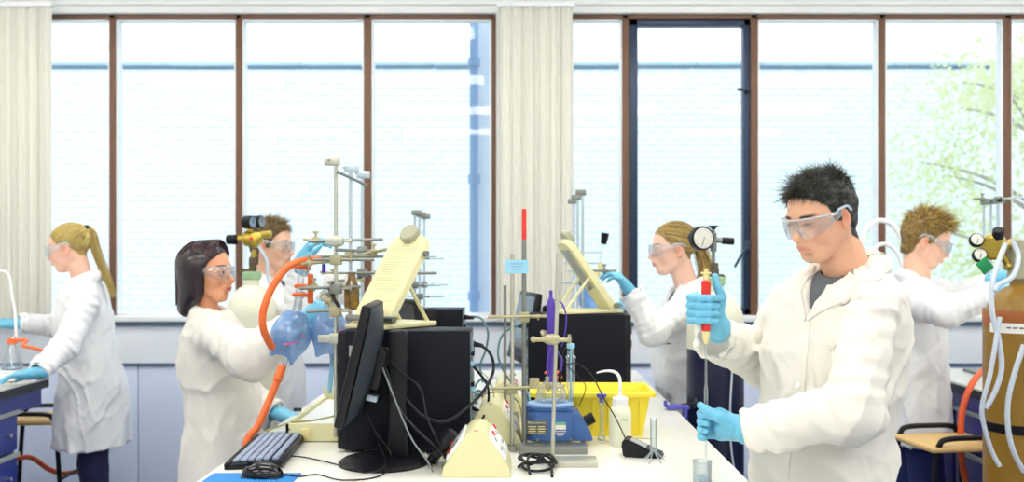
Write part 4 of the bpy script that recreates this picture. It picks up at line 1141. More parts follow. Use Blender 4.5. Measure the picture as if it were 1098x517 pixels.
# thermometer tool held by the centre woman
q0 = P(642, 290, 4.12); q1 = P(648, 252, 4.12)
r = empty('dropper', q0, 'slim glass dropper with a black bulb in the raised hand of the ponytailed woman', 'dropper')
MB().cyl(q0, q1, .004, n=10).build('tube', M['lab_glass'], r)
MB().cyl(P(647, 262, 4.12), P(649, 250, 4.12), .013, .018, n=14, bev=.003).build('bulb', M['black'], r)
MB().cyl(P(640, 296, 4.12), P(645, 283, 4.12), .013, n=12, bev=.002).build('sleeve', M['ivory'], r)
M['blue_soft'] = mat('blue_bag', (92, 130, 214), .5)
fb = Field(axis(-.09, .09, .006), axis(-.07, .07, .006), axis(-.12, .12, .006)); fb.ell((0, 0, .01), (.045, .04, .085)); fb.ell((.02, 0, -.05), (.04, .04, .05), k=.02); fb.disp(lambda X, Y, Z: .004 * vnoise(X * 30, Y * 30, Z * 20))
o = fb.build('blue_bag', M['blue_net'], origin=(0, 0, -.09)); o.location = P(632, 322, 4.05) + Vector((0, 0, -.08)); tag(o, 'translucent blue netted flask behind the farther tilted board', 'glassware')
# ------------------------------------------------------------------ gas cylinders
def gas_cylinder(x, y, ztop, rad, body, shoulder, label, split=.0, collar=None, name='gas_cylinder'):
    """ztop = height of the neck; shoulder colour reaches down by split"""
    r = empty(name, (x, y, 0), label, 'gas cylinder')
    sh = .17
    zs = ztop - sh
    prof = [(rad * math.cos(a), zs + sh * .82 * math.sin(a)) for a in [R(d) for d in range(0, 76, 9)]]
    MB().lathe([(0, .0), (rad - .012, .0), (rad, .015), (rad, zs - split)], (x, y, 0), n=48).build('body', body, r)
    MB().lathe([(rad, zs - split), (rad + .0006, zs - split + .001)] + prof + [(.034, ztop - .02), (.034, ztop), (0, ztop)], (x, y, 0), n=48).build('shoulder', shoulder, r)
    if collar: MB().lathe([(0, 0), (.036, 0), (.042, .005), (.042, .03), (.030, .036), (0, .036)], (x, y, ztop - .012), n=32).build('neck_ring', collar, r)
    return r
def gauge(r, c, ax, rad, dep, m=None, name='pressure_gauge', label=None, dial=None):
    c = Vector(c); ax = Vector(ax).normalized()
    g = MB().cyl(c, c + ax * dep, rad, n=32, bev=.003).build(name, m or M['black'], r, label=label)
    MB().cyl(c + ax * (dep - .0005), c + ax * (dep + .0015), rad * .84, n=32).build('dial', dial or M['dial'], g)
    u = ax.orthogonal().normalized(); v = ax.cross(u)
    q = MB().cyl(c + ax * (dep + .002) - u * rad * .15, c + ax * (dep + .002) + (u * .7 + v * .5).normalized() * rad * .62, .0012, n=6)
    for k in range(9):
        a = R(-30 + k * 30); d = u * math.cos(a) + v * math.sin(a)
        q.cyl(c + ax * (dep + .0018) + d * rad * .66, c + ax * (dep + .0018) + d * rad * .78, .0008, n=5)
    q.build('needle', M['black'], g); return g

# left: white cylinder with a brass regulator
X1, Y1 = P(270, 300, 4.2).x, 4.2
z1 = P(270, 297, Y1).z
r = gas_cylinder(X1, Y1, z1, .108, M['cyl_white'], M['cyl_white'], 'cream gas cylinder with a pale green neck and brass regulator behind the dark-haired woman', collar=M['cyl_green'])
p = lambda px, py, dy=0: P(px, py, Y1 + dy)
q = MB().cyl(p(271, 300), p(271, 281), .017, n=16, bev=.003).cyl(p(272, 284), p(272, 276), .022, n=6, bev=.002); q.cyl(p(273, 291), p(261, 292), .015, n=14, bev=.003); q.cyl(p(262, 292), p(259, 292), .019, n=14, bev=.002)
q.build('valve', M['bronze'], r)
q = MB().cyl(p(272, 277), p(273, 268), .010, n=14).cyl(p(262, 256), p(273, 256), .034, n=28, bev=.005).cyl(p(273, 256), p(281, 254), .030, .022, n=28, bev=.004).cyl(p(280, 252), p(291, 251), .016, n=18, bev=.003).cyl(p(255, 256), p(263, 256), .014, n=18).cyl(p(269, 262), p(268, 247), .012, n=14)
q.sphere(p(272, 258), .033, n=24)
rg = q.build('regulator', M['brass'], r)
MB().cyl(p(243, 257), p(255, 257), .021, .023, n=22, bev=.004).build('adjusting_knob', M['black'], rg)
gauge(r, p(262.5, 238.5, .0), (1, -.45, 0), .029, .045, dial=M['port'])
gauge(r, p(273.5, 238, .035), (1, -.35, 0), .028, .035, dial=M['port'])
MB().cyl(p(269, 247), p(269, 242), .008, n=12).build('gauge_stem', M['brass'], r)
MB().cyl(p(269.5, 256, -.032), p(269.5, 256, -.040), .008, n=14).build('red_mark', M['red'], r)
MB().tube([p(276, 262), p(281, 270), p(286, 280), p(287, 295), p(290, 308)], .008, n=10).build('outlet_hose', M['silicone'], r)

# dark cylinder with a big gauge, behind the young man's hand
X2, Y2 = P(767, 300, 3.9).x, 3.9
z2 = P(767, 303, Y2).z
r = gas_cylinder(X2, Y2, z2, .115, M['cyl_navy'], M['cyl_white'], 'dark gas cylinder with a cream shoulder and a big round pressure gauge', split=.10, collar=M['cyl_green'])
p = lambda px, py, dy=0: P(px, py, Y2 + dy)
q = MB().cyl(p(766, 304), p(766, 288), .019, n=16, bev=.003).cyl(p(766, 288), p(766, 282), .017, n=6, bev=.002).cyl(p(766, 298), p(777, 299), .016, n=14, bev=.003).cyl(p(773, 294), p(773, 303), .012, n=12)
q.build('valve', M['bronze'], r)
q = MB().cyl(p(765, 284), p(765, 246), .008, n=14).cyl(p(765, 270), p(765, 250), .014, n=16, bev=.002).cyl(p(763, 257), p(776, 258), .012, n=14, bev=.002)
rg = q.build('regulator', M['steel_dk'], r)
MB().cyl(p(765, 246), p(765, 242), .008, .022, n=16, bev=.001).build('top_knob', M['black'], rg)
MB().cyl(p(774, 258), p(787, 259), .015, n=18, bev=.003).build('adjusting_knob', M['black'], rg)
gauge(r, p(750, 256, -.01), (.28, -1, .05), .050, .035)
MB().cyl(p(742, 254), p(738, 253), .010, n=12).build('gauge_stem', M['black'], rg)
MB().tube([p(786, 372, -.12), p(785, 400, -.125), p(783, 440, -.128), p(784, 480, -.128), p(790, 520, -.12)], .004, n=8).build('thin_hose', M['silicone'], r)

# dark cylinder behind the young man
X3, Y3 = P(937, 310, 4.75).x, 4.75
r = gas_cylinder(X3, Y3, 1.34, .11, M['cyl_navy'], M['cyl_white'], 'dark gas cylinder with white looped hoses, half hidden behind the young man', split=.05)
MB().lathe([(.1106, 0), (.1112, .001), (.1112, .35), (.1106, .351)], (X3, Y3, .42), n=40).build('violet_band', M['violet_cab'], r)
p = lambda px, py, dy=0: P(px, py, Y3 + dy)
q = MB().cyl(p(940, 306), p(940, 285), .016, n=14).cyl(p(928, 296), p(958, 297), .012, n=14).box(p(940, 290), (.06, .05, .04), bev=.006)
rg = q.build('regulator', M['blue_steel'], r)
gauge(r, p(938, 297, -.05), (.1, -1, 0), .024, .02, M['black']); gauge(r, p(952, 301, -.04), (.2, -1, 0), .024, .02, M['black']); gauge(r, p(928, 287, -.03), (-.2, -1, 0), .020, .02, M['black'])
MB().tube([p(925, 290), p(923, 268), p(928, 248), p(940, 237), p(955, 240), p(966, 256), p(972, 280)], .0125, n=12).build('hose_loop', M['white'], r)
MB().tube([p(930, 282), p(938, 266), p(950, 262), p(962, 272), p(968, 292)], .010, n=10).build('hose_loop', M['white'], r)
MB().box(p(947, 425, -.115), (.06, .02, .03), bev=.004).build('wall_clip', M['steel'], r)
MB().tube([p(940, 471, -.13), p(949, 466, -.13), p(956, 458, -.12)], .007, n=8).build('thin_hose', M['silicone'], r)

# ochre cylinder at the right edge
X4, Y4 = 1.685, 3.2
r = gas_cylinder(X4, Y4, 1.44, .118, M['cyl_brown'], M['cyl_brown'], 'large ochre-brown gas cylinder with a black strap at the right edge', collar=None)
p = lambda px, py, dy=0: P(px, py, Y4 + dy)
MB().lathe([(.1186, 0), (.1194, .002), (.1194, .055), (.1186, .057)], (X4, Y4, 1.325 - .06), n=48).build('orange_band', M['cyl_rust'], r)
MB().lathe([(.119, 0), (.1215, .002), (.1215, .028), (.119, .03)], (X4, Y4, P(0, 467, Y4 - .1).z), n=48).build('strap', M['black'], r)
q = MB(); n_ = 14
vs = []; fs = []
for k in range(n_ + 1):
    a = R(180 + 12 + k * 7.6); vs += [(X4 + .1206 * math.cos(a), Y4 + .1206 * math.sin(a), P(0, 358, Y4 - .1).z), (X4 + .1206 * math.cos(a), Y4 + .1206 * math.sin(a), P(0, 347, Y4 - .1).z)]
for k in range(n_): fs.append((2 * k, 2 * k + 2, 2 * k + 3, 2 * k + 1))
q.add(vs, fs); q.build('paper_label', M['paper'], r)
q = MB()
for k in range(3):
    a = R(225 + k * 9); q.box((X4 + .1209 * math.cos(a), Y4 + .1209 * math.sin(a), P(0, 352, Y4 - .1).z), (.014, .0008, .005), rot=Matrix.Rotation(a + PI / 2, 3, 'Z'))
q.build('lettering', M['ink'], r)
q = MB().cyl((X4, Y4, 1.42), (X4, Y4, 1.56), .044, .040, n=28, bev=.006)
q.build('cap', M['cream_dk'], r)
q = MB().cyl(p(1078, 286), p(1095, 284), .014, n=14).cyl(p(1064, 266, -.035), p(1066, 262, .03), .042, n=30, bev=.008).cyl(p(1054, 272), p(1066, 270), .008, n=12).cyl(p(1050, 262), p(1062, 264), .008, n=12).cyl(p(1072, 270), p(1084, 288), .012, n=12).cyl(p(1066, 264), p(1084, 262), .016, n=14)
rg = q.build('regulator', M['brass'], r)
MB().cyl(p(1069, 262, -.02), p(1071, 246, -.05), .018, .019, n=22, bev=.003).build('adjusting_knob', M['black'], rg)
gauge(r, p(1046, 259, -.01), (-.2, -1, .35), .023, .022); gauge(r, p(1049, 275, -.01), (-.15, -1, .35), .023, .022)
T = Matrix.Translation(p(1056, 285, -.045)) @ Matrix.Rotation(R(-38), 4, 'Y')
MB().box((0, 0, 0), (.042, .002, .046), bev=.0008, M=T).build('tag', M['green'], r)
MB().tube([p(1078, 262, -.06), p(1071, 280, -.10), p(1064, 305, -.13), p(1064, 335, -.14), p(1071, 365, -.14), p(1074, 395, -.14), p(1067, 420, -.14), p(1057, 438, -.14)], .0085, n=12).build('clear_hose', M['silicone'], r)
MB().tube([p(1085, 258, -.06), p(1092, 275, -.08), p(1086, 296, -.12), p(1070, 306, -.135), p(1066, 312, -.14)], .0085, n=12).build('clear_hose', M['silicone'], r)
MB().tube([p(1072, 340, -.14), p(1062, 400, -.15), p(1053, 436, -.14), p(1056, 460, -.13), p(1064, 485, -.13), p(1072, 500, -.13)], .0075, n=12).build('clear_hose', M['silicone'], r)
MB().tube([p(1098, 370, -.13), p(1088, 400, -.135), p(1081, 430, -.135), p(1081, 460, -.135), p(1087, 485, -.135), p(1098, 506, -.13)], .0085, n=12).build('clear_hose', M['silicone'], r)

# orange hose hanging off the right bench
hx = 2.0
MB().tube([P(1060, 393, 4.47), P(1050, 401, 4.2), P(1040, 416, 4.12), P(1032, 440, 4.1), P(1030, 470, 4.1), P(1032, 497, 4.1), P(1038, 530, 4.1)], .0135, n=12, smooth=8).build('rubber_hose', M['orange_dk'], label='orange hose hanging off the right-hand bench behind the wooden stool', cat='hose')

# ------------------------------------------------------------------ stools
def stool(loc, rz, h, label):
    r = empty('lab_stool', (0, 0, 0), label, 'stool', 'wooden-seated laboratory stools')
    MB().box((0, 0, h - .012), (.34, .32, .024), bev=.010, seg=3).build('seat', M['wood_seat'], r)
    for sd in (-1, 1):
        q = MB()
        y = sd * .145; e = sd * .19
        pts = [(-.20, e, .0), (-.165, y * 1.06, h * .55), (-.145, y, h - .06), (-.13, y, h + .005), (-.10, y, h + .028), (0, y, h + .032), (.10, y, h + .028), (.13, y, h + .005), (.145, y, h - .06), (.165, y * 1.06, h * .55), (.20, e, 0)]
        q.tube(pts, .0115, n=12, smooth=6); q.build('hoop_leg', M['black'], r)
    for z, s in ((h * .33, 1.0), (h * .55, .96)):
        q = MB()
        w, d = .172 * (1 + (1 - s) * .1), .165
        q.tube([(-w, -d, z), (-w, d, z)], .008, smooth=0); q.build('stretcher', M['black'], r)
        q = MB(); q.tube([(w, -d, z), (w, d, z)], .008, smooth=0); q.build('stretcher', M['black'], r)
    r.location = loc; r.rotation_euler = (0, 0, rz); return r
stool((1.79, 3.98, 0), R(8), .735, 'wooden-topped stool with black tube legs standing beside the ochre cylinder')
stool((-2.52, 4.98, 0), R(4), .665, 'wooden-topped stool half under the left-hand bench beside the blonde woman')

# ------------------------------------------------------------------ left bench things
lb = Vector((-2.40, 4.44, BT))
hp = P(8, 392, 4.47)
r = empty('hotplate_stirrer', (hp.x, 4.47, BT), 'flat white hotplate carrying the conical flask on the left bench', 'hotplate')
MB().box((hp.x - .02, 4.47, BT + .022), (.22, .22, .034), bev=.006).build('housing', M['white'], r)
MB().box((hp.x - .02, 4.47, BT + .044), (.17, .17, .010), bev=.004).build('plate', M['white_paint'], r)
q = MB()
for dx in (-.09, .09):
    for dy in (-.08, .08): q.cyl((hp.x - .02 + dx, 4.47 + dy, BT), (hp.x - .02 + dx, 4.47 + dy, BT + .008), .01, n=10)
q.build('feet', M['grey_plastic'], r)
fz = BT + .05
fx = P(13, 385, 4.47).x
r = empty('conical_flask', (fx, 4.47, fz), 'clear conical flask with an orange clip and hose on the left bench', 'glassware')
MB().lathe([(0, 0), (.044, 0), (.050, .006), (.046, .022), (.019, .105), (.016, .115), (.016, .145), (.019, .148), (.015, .148), (.013, .112), (0, .110)], (fx, 4.47, fz), n=36).build('wall', M['lab_glass'], r)
MB().lathe([(0, .003), (.046, .004), (.040, .03), (0, .031)], (fx, 4.47, fz), n=30).build('liquid', M['liquid'], r)
MB().lathe([(.017, .118), (.023, .12), (.023, .142), (.017, .144)], (fx, 4.47, fz), n=24).build('clip', M['orange'], r)
MB().tube([(fx + .015, 4.47, fz + .135), (fx + .07, 4.47, fz + .135), (fx + .10, 4.37, fz + .120), (fx + .14, 4.40, fz + .105), (fx + .17, 4.46, fz + .08)], .008, n=10).build('rubber_hose', M['orange'], label='short orange hose arching from the conical flask on the left bench', cat='hose')
MB().tube([(fx + .018, 4.47, fz + .15), (fx + .015, 4.47, fz + .26), P(13, 318, 4.47), P(11, 300, 4.47), P(5, 291, 4.47), P(-5, 294, 4.47), P(-14, 310, 4.47)], .0065, n=10).build('swan_neck_tube', M['white'], label='thin white swan-neck tube arching above the conical flask', cat='tube')
MB().tube([(-3.1, 5.4, .02), (-2.95, 5.3, .22), (-2.80, 5.15, .38), (-2.70, 5.1, .415), (-2.62, 5.1, .42), (-2.53, 5.1, .36), (-2.45, 5.1, .335), (-2.37, 5.12, .34), (-2.33, 5.25, .28), (-2.34, 5.4, .02)], .013, n=10).build('floor_hose', M['orange_dk'], label='orange hose trailing low behind the blonde woman and the stool', cat='hose')
# ------------------------------------------------------------------ people
M['skin'] = mat('skin', (230, 180, 150), .5, attr=True, sss=.12, bump=.04, bscale=300)
M['coat'] = mat('white_cotton_coat', (232, 229, 221), .85, bump=.06, bscale=220)
M['coat_cool'] = mat('white_coat_cool', (236, 238, 242), .85, bump=.06, bscale=220)
M['glove'] = mat('blue_nitrile_glove', (108, 188, 222), .38, bump=.12, bscale=90)
M['tee_grey'] = mat('grey_tshirt', (96, 102, 108), .9, noise=.12, nscale=160)
M['tee_navy'] = mat('navy_top', (34, 44, 66), .9)
M['navy_trousers'] = mat('navy_trousers', (20, 24, 66), .8, noise=.06, nscale=20)
M['jeans'] = mat('blue_jeans', (30, 44, 104), .85, noise=.12, nscale=24)
M['dark_trousers'] = mat('dark_trousers', (32, 34, 42), .85)
M['shoe'] = mat('black_shoe', (22, 22, 24), .4)
M['eye_white'] = mat('eye_white', (236, 236, 234), .2)
M['iris'] = mat('dark_iris', (40, 28, 22), .15)
M['goggle'] = glass_mat('goggle_plastic', (250, 252, 254), (226, 236, 244), refl=.12, edge_amt=.30, body=.03, rough=.05)
M['goggle_rim'] = mat('clear_rim', (206, 222, 236), .2, alpha=.75)
def hair_mat(name, a, b, rough=.42):
    m = bpy.data.materials.new(name); m.use_nodes = True; nt = m.node_tree; N = nt.nodes; L = nt.links
    s = N['Principled BSDF']; s.inputs['Roughness'].default_value = rough; s.inputs['Specular IOR Level'].default_value = .6
    v = N.new('ShaderNodeVertexColor'); v.layer_name = 'Col'
    sp = N.new('ShaderNodeSeparateColor'); L.new(v.outputs[0], sp.inputs[0])
    mx = N.new('ShaderNodeMix'); mx.data_type = 'RGBA'; mx.inputs[6].default_value = (*lin(a), 1); mx.inputs[7].default_value = (*lin(b), 1)
    L.new(sp.outputs[0], mx.inputs[0]); L.new(mx.outputs[2], s.inputs['Base Color']); return m

def frame(yaw, pitch=0, roll=0):
    """columns: forward, left, up; pitch > 0 looks down"""
    cy, sy = math.cos(yaw), math.sin(yaw); cp, sp = math.cos(pitch), math.sin(pitch)
    f = np.array([cp * cy, cp * sy, -sp]); l = np.array([-sy, cy, 0.]); u = np.cross(f, l)
    if roll:
        cr, sr = math.cos(roll), math.sin(roll); l, u = l * cr + u * sr, u * cr - l * sr
    return np.stack([f, l, u], 1)

class Head:
    def __init__(s, c, yaw, pitch, scale=1.0, roll=0, fem=False):
        s.c = np.array(c, float); s.H = frame(yaw, pitch, roll); s.k = scale; s.fem = fem
    def w(s, p): return s.c + s.H @ (np.array(p, float) * s.k)
    def loc(s, V): return ((V - s.c) @ s.H) / s.k

def head_sdf(F, h):
    k = h.k; H = h.H; w = h.w; fem = h.fem
    E = lambda c, r, kk=.01, mode='u', Rm=None: F.ell(w(c), np.array(r) * k, H if Rm is None else H @ Rm, kk * k, mode)
    C = lambda a, b, ra, rb=None, kk=.01, mode='u': F.cap(w(a), w(b), ra * k, (ra if rb is None else rb) * k, kk * k, mode)
    E((-.014, 0, .034), (.098, .0745, .084))
    E((.022, 0, .012), (.070, .063, .092), .03)
    E((.024, 0, -.056), (.055 if not fem else .052, .054 if not fem else .048, .05), .035)
    C((.060, -.012, -.097), (.060, .012, -.097), .0185 if not fem else .016, kk=.035)
    for s in (-1, 1):
        C((-.012, s * (.054 if not fem else .046), -.045), (.052, s * (.026 if not fem else .018), -.094), .015, .015 if not fem else .013, .03)          # jaw line
        E((.055, s * .043, -.028), (.024, .022, .024), .03)                              # cheek
        E((.104, s * .033, .000), (.020, .021, .0135), .018, 's')                        # socket
    C((.079, -.034, .020), (.079, .034, .020), .012 if not fem else .009, kk=.016)
    C((.086, 0, .012), (.106, 0, -.030), .0062, .0098, .012)
    E((.108, 0, -.034), (.0125, .0115, .0098), .008)
    for s in (-1, 1): E((.097, s * .0125, -.038), (.0115, .0075, .0075), .006)
    E((.084, 0, -.062), (.016, .026, .020), .02)
    C((.0945, -.018, -.0625), (.0945, .018, -.0625), .0045, kk=.005); C((.0975, -.008, -.0620), (.0975, .008, -.062), .0048, kk=.005)
    C((.093, -.014, -.0715), (.093, .014, -.0715), .0055, kk=.005); C((.0955, -.006, -.0718), (.0955, .006, -.0718), .0056, kk=.005)
    F.box(w((.102, 0, -.0668)), np.array((.010, .020, .0010)) * k, H, 0, .002, 's')
    E((.088, 0, -.083), (.008, .018, .006), .008, 's')
    for s in (-1, 1):
        E((.0795, s * .0315, .000), (.0148, .0165, .0138), .004)                         # lids
        F.box(w((.096, s * .0325, -.0005)), np.array((.012, .0115, .0032)) * k, H, .002 * k, .003, 's') if not getattr(h, 'down', False) else None
        Rm = np.array(Matrix.Rotation(R(12), 3, 'Y'))
        E((-.010, s * .0775, -.008), (.0185, .0085, .031), .007, 'u', Rm)                # ear
        E((-.006, s * .086, -.004), (.0105, .006, .0185), .004, 's', Rm)
        E((-.004, s * .079, -.034), (.008, .006, .009), .005)

def skin_col(h, base, hair, mask=None, stubble=0.0, lip=(196, 98, 92), la=1.0):
    base = np.array(lin(base)); hair = np.array(lin(hair)); lip = np.array(lin(lip))
    def col(V):
        p = h.loc(V); C = np.tile(base, (len(V), 1))
        def blend(c, a):
            nonlocal C
            a = np.clip(a, 0, 1)[:, None]; C = C * (1 - a) + np.array(c) * a
        x, y, z = p.T; inh = z > -.14
        g = lambda cx, cy, cz, sx, sy, sz: np.exp(-(((x - cx) / sx) ** 2 + ((np.abs(y) - cy) / sy) ** 2 + ((z - cz) / sz) ** 2))
        blend(base * [1.02, .72, .66], .5 * g(.07, .045, -.03, .03, .02, .022))
        blend(base * [1.0, .66, .60], .5 * g(.115, 0, -.034, .016, .014, .012))
        blend(base * [1.0, .62, .55], .55 * g(-.01, .083, -.01, .02, .01, .03))
        if stubble:
            jaw = np.clip((-.040 - z + np.maximum(0, .02 - x) * .4) / .02, 0, 1) * np.clip((z + .14) / .03, 0, 1) * (x > -.03)
            blend(base * [.62, .60, .62], stubble * jaw * (.75 + .25 * vnoise(V[:, 0] * 300, V[:, 1] * 300, V[:, 2] * 300)))
        blend(lip, la * np.exp(-(((z + .0665) / .0095) ** 4 + (y / .0235) ** 4)) * (x > .083))
        arch = .0265 - 6.0 * (np.abs(y) - .034) ** 2
        blend(hair * .8, 1.1 * np.exp(-((z - arch) / .0042) ** 4 - ((np.abs(y) - .034) / .019) ** 6) * (x > .05))
        blend(hair * .5, .9 * np.exp(-((z - .0045) / .0024) ** 2 - ((np.abs(y) - .0325) / .0135) ** 4) * (x > .07))
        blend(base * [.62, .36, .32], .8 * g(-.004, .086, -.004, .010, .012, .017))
        if mask is not None: blend(hair, np.clip(mask(x, y, z) / .006 + .5, 0, 1) * inh)
        return np.clip(C, 0, 1)
    return col

def men_mask(x, y, z):
    """positive where hair grows on a short-haired head"""
    h = np.interp(x, [-.12, -.06, -.038, -.030, .000, .006, .022, .036, .058, .075, .12], [-.092, -.088, -.070, .002, .024, -.014, -.008, .036, .062, .078, .085])
    return z - h
def tied_mask(x, y, z):
    h = np.interp(x, [-.12, -.06, -.03, .0, .025, .045, .062, .085, .12], [-.055, -.05, .0, .026, .018, .036, .062, .074, .08])
    return z - h

class Strands:
    def __init__(s): s.V = []; s.Q = []; s.C = []; s.n = 0
    def add(s, path, w0, w1, shade, sides=3):
        """path (m,3)"""
        m = len(path); t = np.gradient(path, axis=0); t /= np.linalg.norm(t, axis=1)[:, None] + 1e-9
        a = np.cross(t, [.31, .52, .79]); a /= np.linalg.norm(a, axis=1)[:, None] + 1e-9; b = np.cross(t, a)
        w = np.linspace(w0, w1, m)[:, None]
        rings = [path + a * w * math.cos(2 * PI * i / sides) + b * w * math.sin(2 * PI * i / sides) for i in range(sides)]
        V = np.stack(rings, 1).reshape(-1, 3)
        i = np.arange(m - 1)[:, None] * sides; j = np.arange(sides)[None]; j2 = (j + 1) % sides
        q = np.stack([i + j, i + j2, i + sides + j2, i + sides + j], -1).reshape(-1, 4) + s.n
        s.V.append(V); s.Q.append(q); s.n += len(V)
        s.C.append(np.repeat(np.clip(shade + np.linspace(-.08, .15, m), 0, 1), sides))
    def addmesh(s, V, Q, shade=.12):
        s.V.append(V); s.Q.append(Q + s.n); s.n += len(V); s.C.append(np.full(len(V), shade) + .12 * vnoise(V[:, 0] * 90, V[:, 1] * 90, V[:, 2] * 40))
    def build(s, m, parent, name='hair'):
        b = MB(); b.v = np.concatenate(s.V).tolist(); b.f = np.concatenate(s.Q).tolist()
        c = np.clip(np.concatenate(s.C), 0, 1); b.cols = np.stack([c, c, c, np.ones_like(c)], 1)
        return b.build(name, m, parent, angle=180)

def hair_base(h, mask, c=(-.014, 0, .040), r=(.1035, .0795, .0875), amp=.003, extra=None, step=.0036, freq=55):
    R0 = .17 * h.k; cc = h.c
    F = Field(axis(cc[0] - R0, cc[0] + R0, step), axis(cc[1] - R0, cc[1] + R0, step), axis(cc[2] - R0 * 1.25, cc[2] + R0, step))
    F.ell(h.w(c), np.array(r) * h.k, h.H)
    if extra: extra(F, h)
    X, Y, Z = np.meshgrid(*F.ax, indexing='ij')
    p = h.loc(np.stack([X.ravel(), Y.ravel(), Z.ravel()], 1)); 
    g = mask(p[:, 0], p[:, 1], p[:, 2]).reshape(X.shape) * h.k
    F.F = np.maximum(F.F + amp * vnoise(X * freq, Y * freq, Z * freq), -g * .8)
    V, Q = F.mesh(); return laplace(V, Q, 1), Q

def nape(F, h):
    for s in (-1, 1): F.cap(h.w((-.062, s * .022, .01)), h.w((-.060, s * .020, -.066)), .042 * h.k, .030 * h.k, .03)
def short_hair(h, m, parent, n=2200, length=.028, mask=men_mask, up=.6, fwd=.35, thick=1.0, base_r=(.1035, .0795, .0875), seed=1, quiff=0.0, curl=.3, w=.0011):
    rs = np.random.RandomState(seed); S = Strands()
    V, Q = hair_base(h, mask, r=base_r, amp=.005, freq=70, extra=nape); S.addmesh(V, Q, .08)
    tw = lambda p: .45 * np.array([vnoise(*(p * 45 + o)) for o in (np.array([1., 2, 3]), np.array([7., 1, 9]), np.array([4., 8, 5]))])
    cnt = 0
    while cnt < n:
        d = rs.normal(size=3); d /= np.linalg.norm(d)
        p = np.array([-.014, 0, .040]) + d * np.array(base_r) * .985
        if mask(p[0], p[1], p[2]) < .001: continue
        cnt += 1
        topness = np.clip((p[2] - .04) / .07, 0, 1)
        L = length * (.35 + .75 * topness) * rs.uniform(.7, 1.2) * (1 + quiff * np.clip((p[0] - .03) / .05, 0, 1) * topness)
        dirn = d * (.25 + up * topness) + np.array([fwd * (topness if p[0] > -.05 else -.0), 0, -.55 * (1 - topness)]) + rs.normal(size=3) * .22 + tw(p)
        dirn /= np.linalg.norm(dirn)
        b = rs.normal(size=3) * curl; b[0] += fwd * .6
        t = np.linspace(0, 1, 5)[:, None]
        path = p + dirn * L * t + b * L * t * t * .6
        S.add(h.c + (path * h.k) @ h.H.T, w * thick * rs.uniform(.7, 1.4), .0002, rs.uniform(0, 1) ** 1.6)
    return S.build(m, parent)

def goggles(h, parent, wedge=1.0):
    g = empty('safety_goggles', h.c); g.parent = parent; g.location = Vector(h.c) - wloc(parent)
    def band(name, m, a0, a1, off, thick=.0018, zt=.024, zb=-.034, n=44, rows=9):
        b = MB(); vs = []; fs = []
        for side in (0, 1):
            for i in range(n + 1):
                a = a0 + (a1 - a0) * i / n; aa = abs(a) / 88.0
                top = zt - .008 * aa ** 2; bot = zb + (.036 * max(0, aa - .45) / .55 if wedge else .01 * aa)
                if abs(a) < 14: bot += .012 * (1 - abs(a) / 14)
                for j in range(rows + 1):
                    z = bot + (top - bot) * j / rows
                    rx, ry = .117 + off, .086 + off * .5
                    bulge = .004 * math.sin(PI * j / rows)
                    fr = 1 - .12 * (1 - min(1, abs(a) / 16)) * (1 - j / rows)
                    x = (rx + bulge) * math.cos(R(a)) ** .8 * fr if abs(a) < 89 else 0
                    y = (ry + bulge) * math.sin(R(a))
                    vs.append(h.w((x - side * thick - .004, y * (1 - side * thick / ry), z)))
        m_ = (n + 1) * (rows + 1)
        for i in range(n):
            for j in range(rows):
                q = i * (rows + 1) + j
                fs.append((q, q + rows + 1, q + rows + 2, q + 1)); fs.append((m_ + q, m_ + q + 1, m_ + q + rows + 2, m_ + q + rows + 1))
        for i in range(n):
            for j in (0, rows):
                q = i * (rows + 1) + j; fs.append((q, m_ + q, m_ + q + rows + 1, q + rows + 1))
        b.add(vs, fs); return b.build(name, m, g)
    band('lens', M['goggle'], -86, 86, 0)
    b = MB()
    pts = [h.w((.117 * math.cos(R(a)) ** .8 + .0, .087 * math.sin(R(a)), .024 - .008 * (abs(a) / 88) ** 2)) for a in range(-84, 85, 12)]
    b.tube(pts, .0020 * h.k, n=6, smooth=4); b.build('brow_bar', M['goggle_rim'], g)
    for s in (-1, 1):
        b = MB(); b.tube([h.w((.02, s * .084, .020)), h.w((.0, s * .085, .022)), h.w((-.022, s * .084, .020)), h.w((-.036, s * .082, .004))], .0022 * h.k, n=6, flat=1.8)
        b.build('temple_arm', M['goggle_rim'], g)
    return g

def eyes(h, parent, down=False):
    for s in (-1, 1):
        c = h.w((.0785, s * .0322, 0)); b = MB(); b.sphere(c, .0128 * h.k, n=20); e = b.build('eye', M['eye_white'], parent)
        d = h.H @ np.array([1, s * .05, -.25 if down else 0]); d /= np.linalg.norm(d)
        MB().cyl(Vector(c) + Vector(d) * .0118 * h.k, Vector(c) + Vector(d) * .0134 * h.k, .0056 * h.k, n=18).build('iris', M['iris'], e)

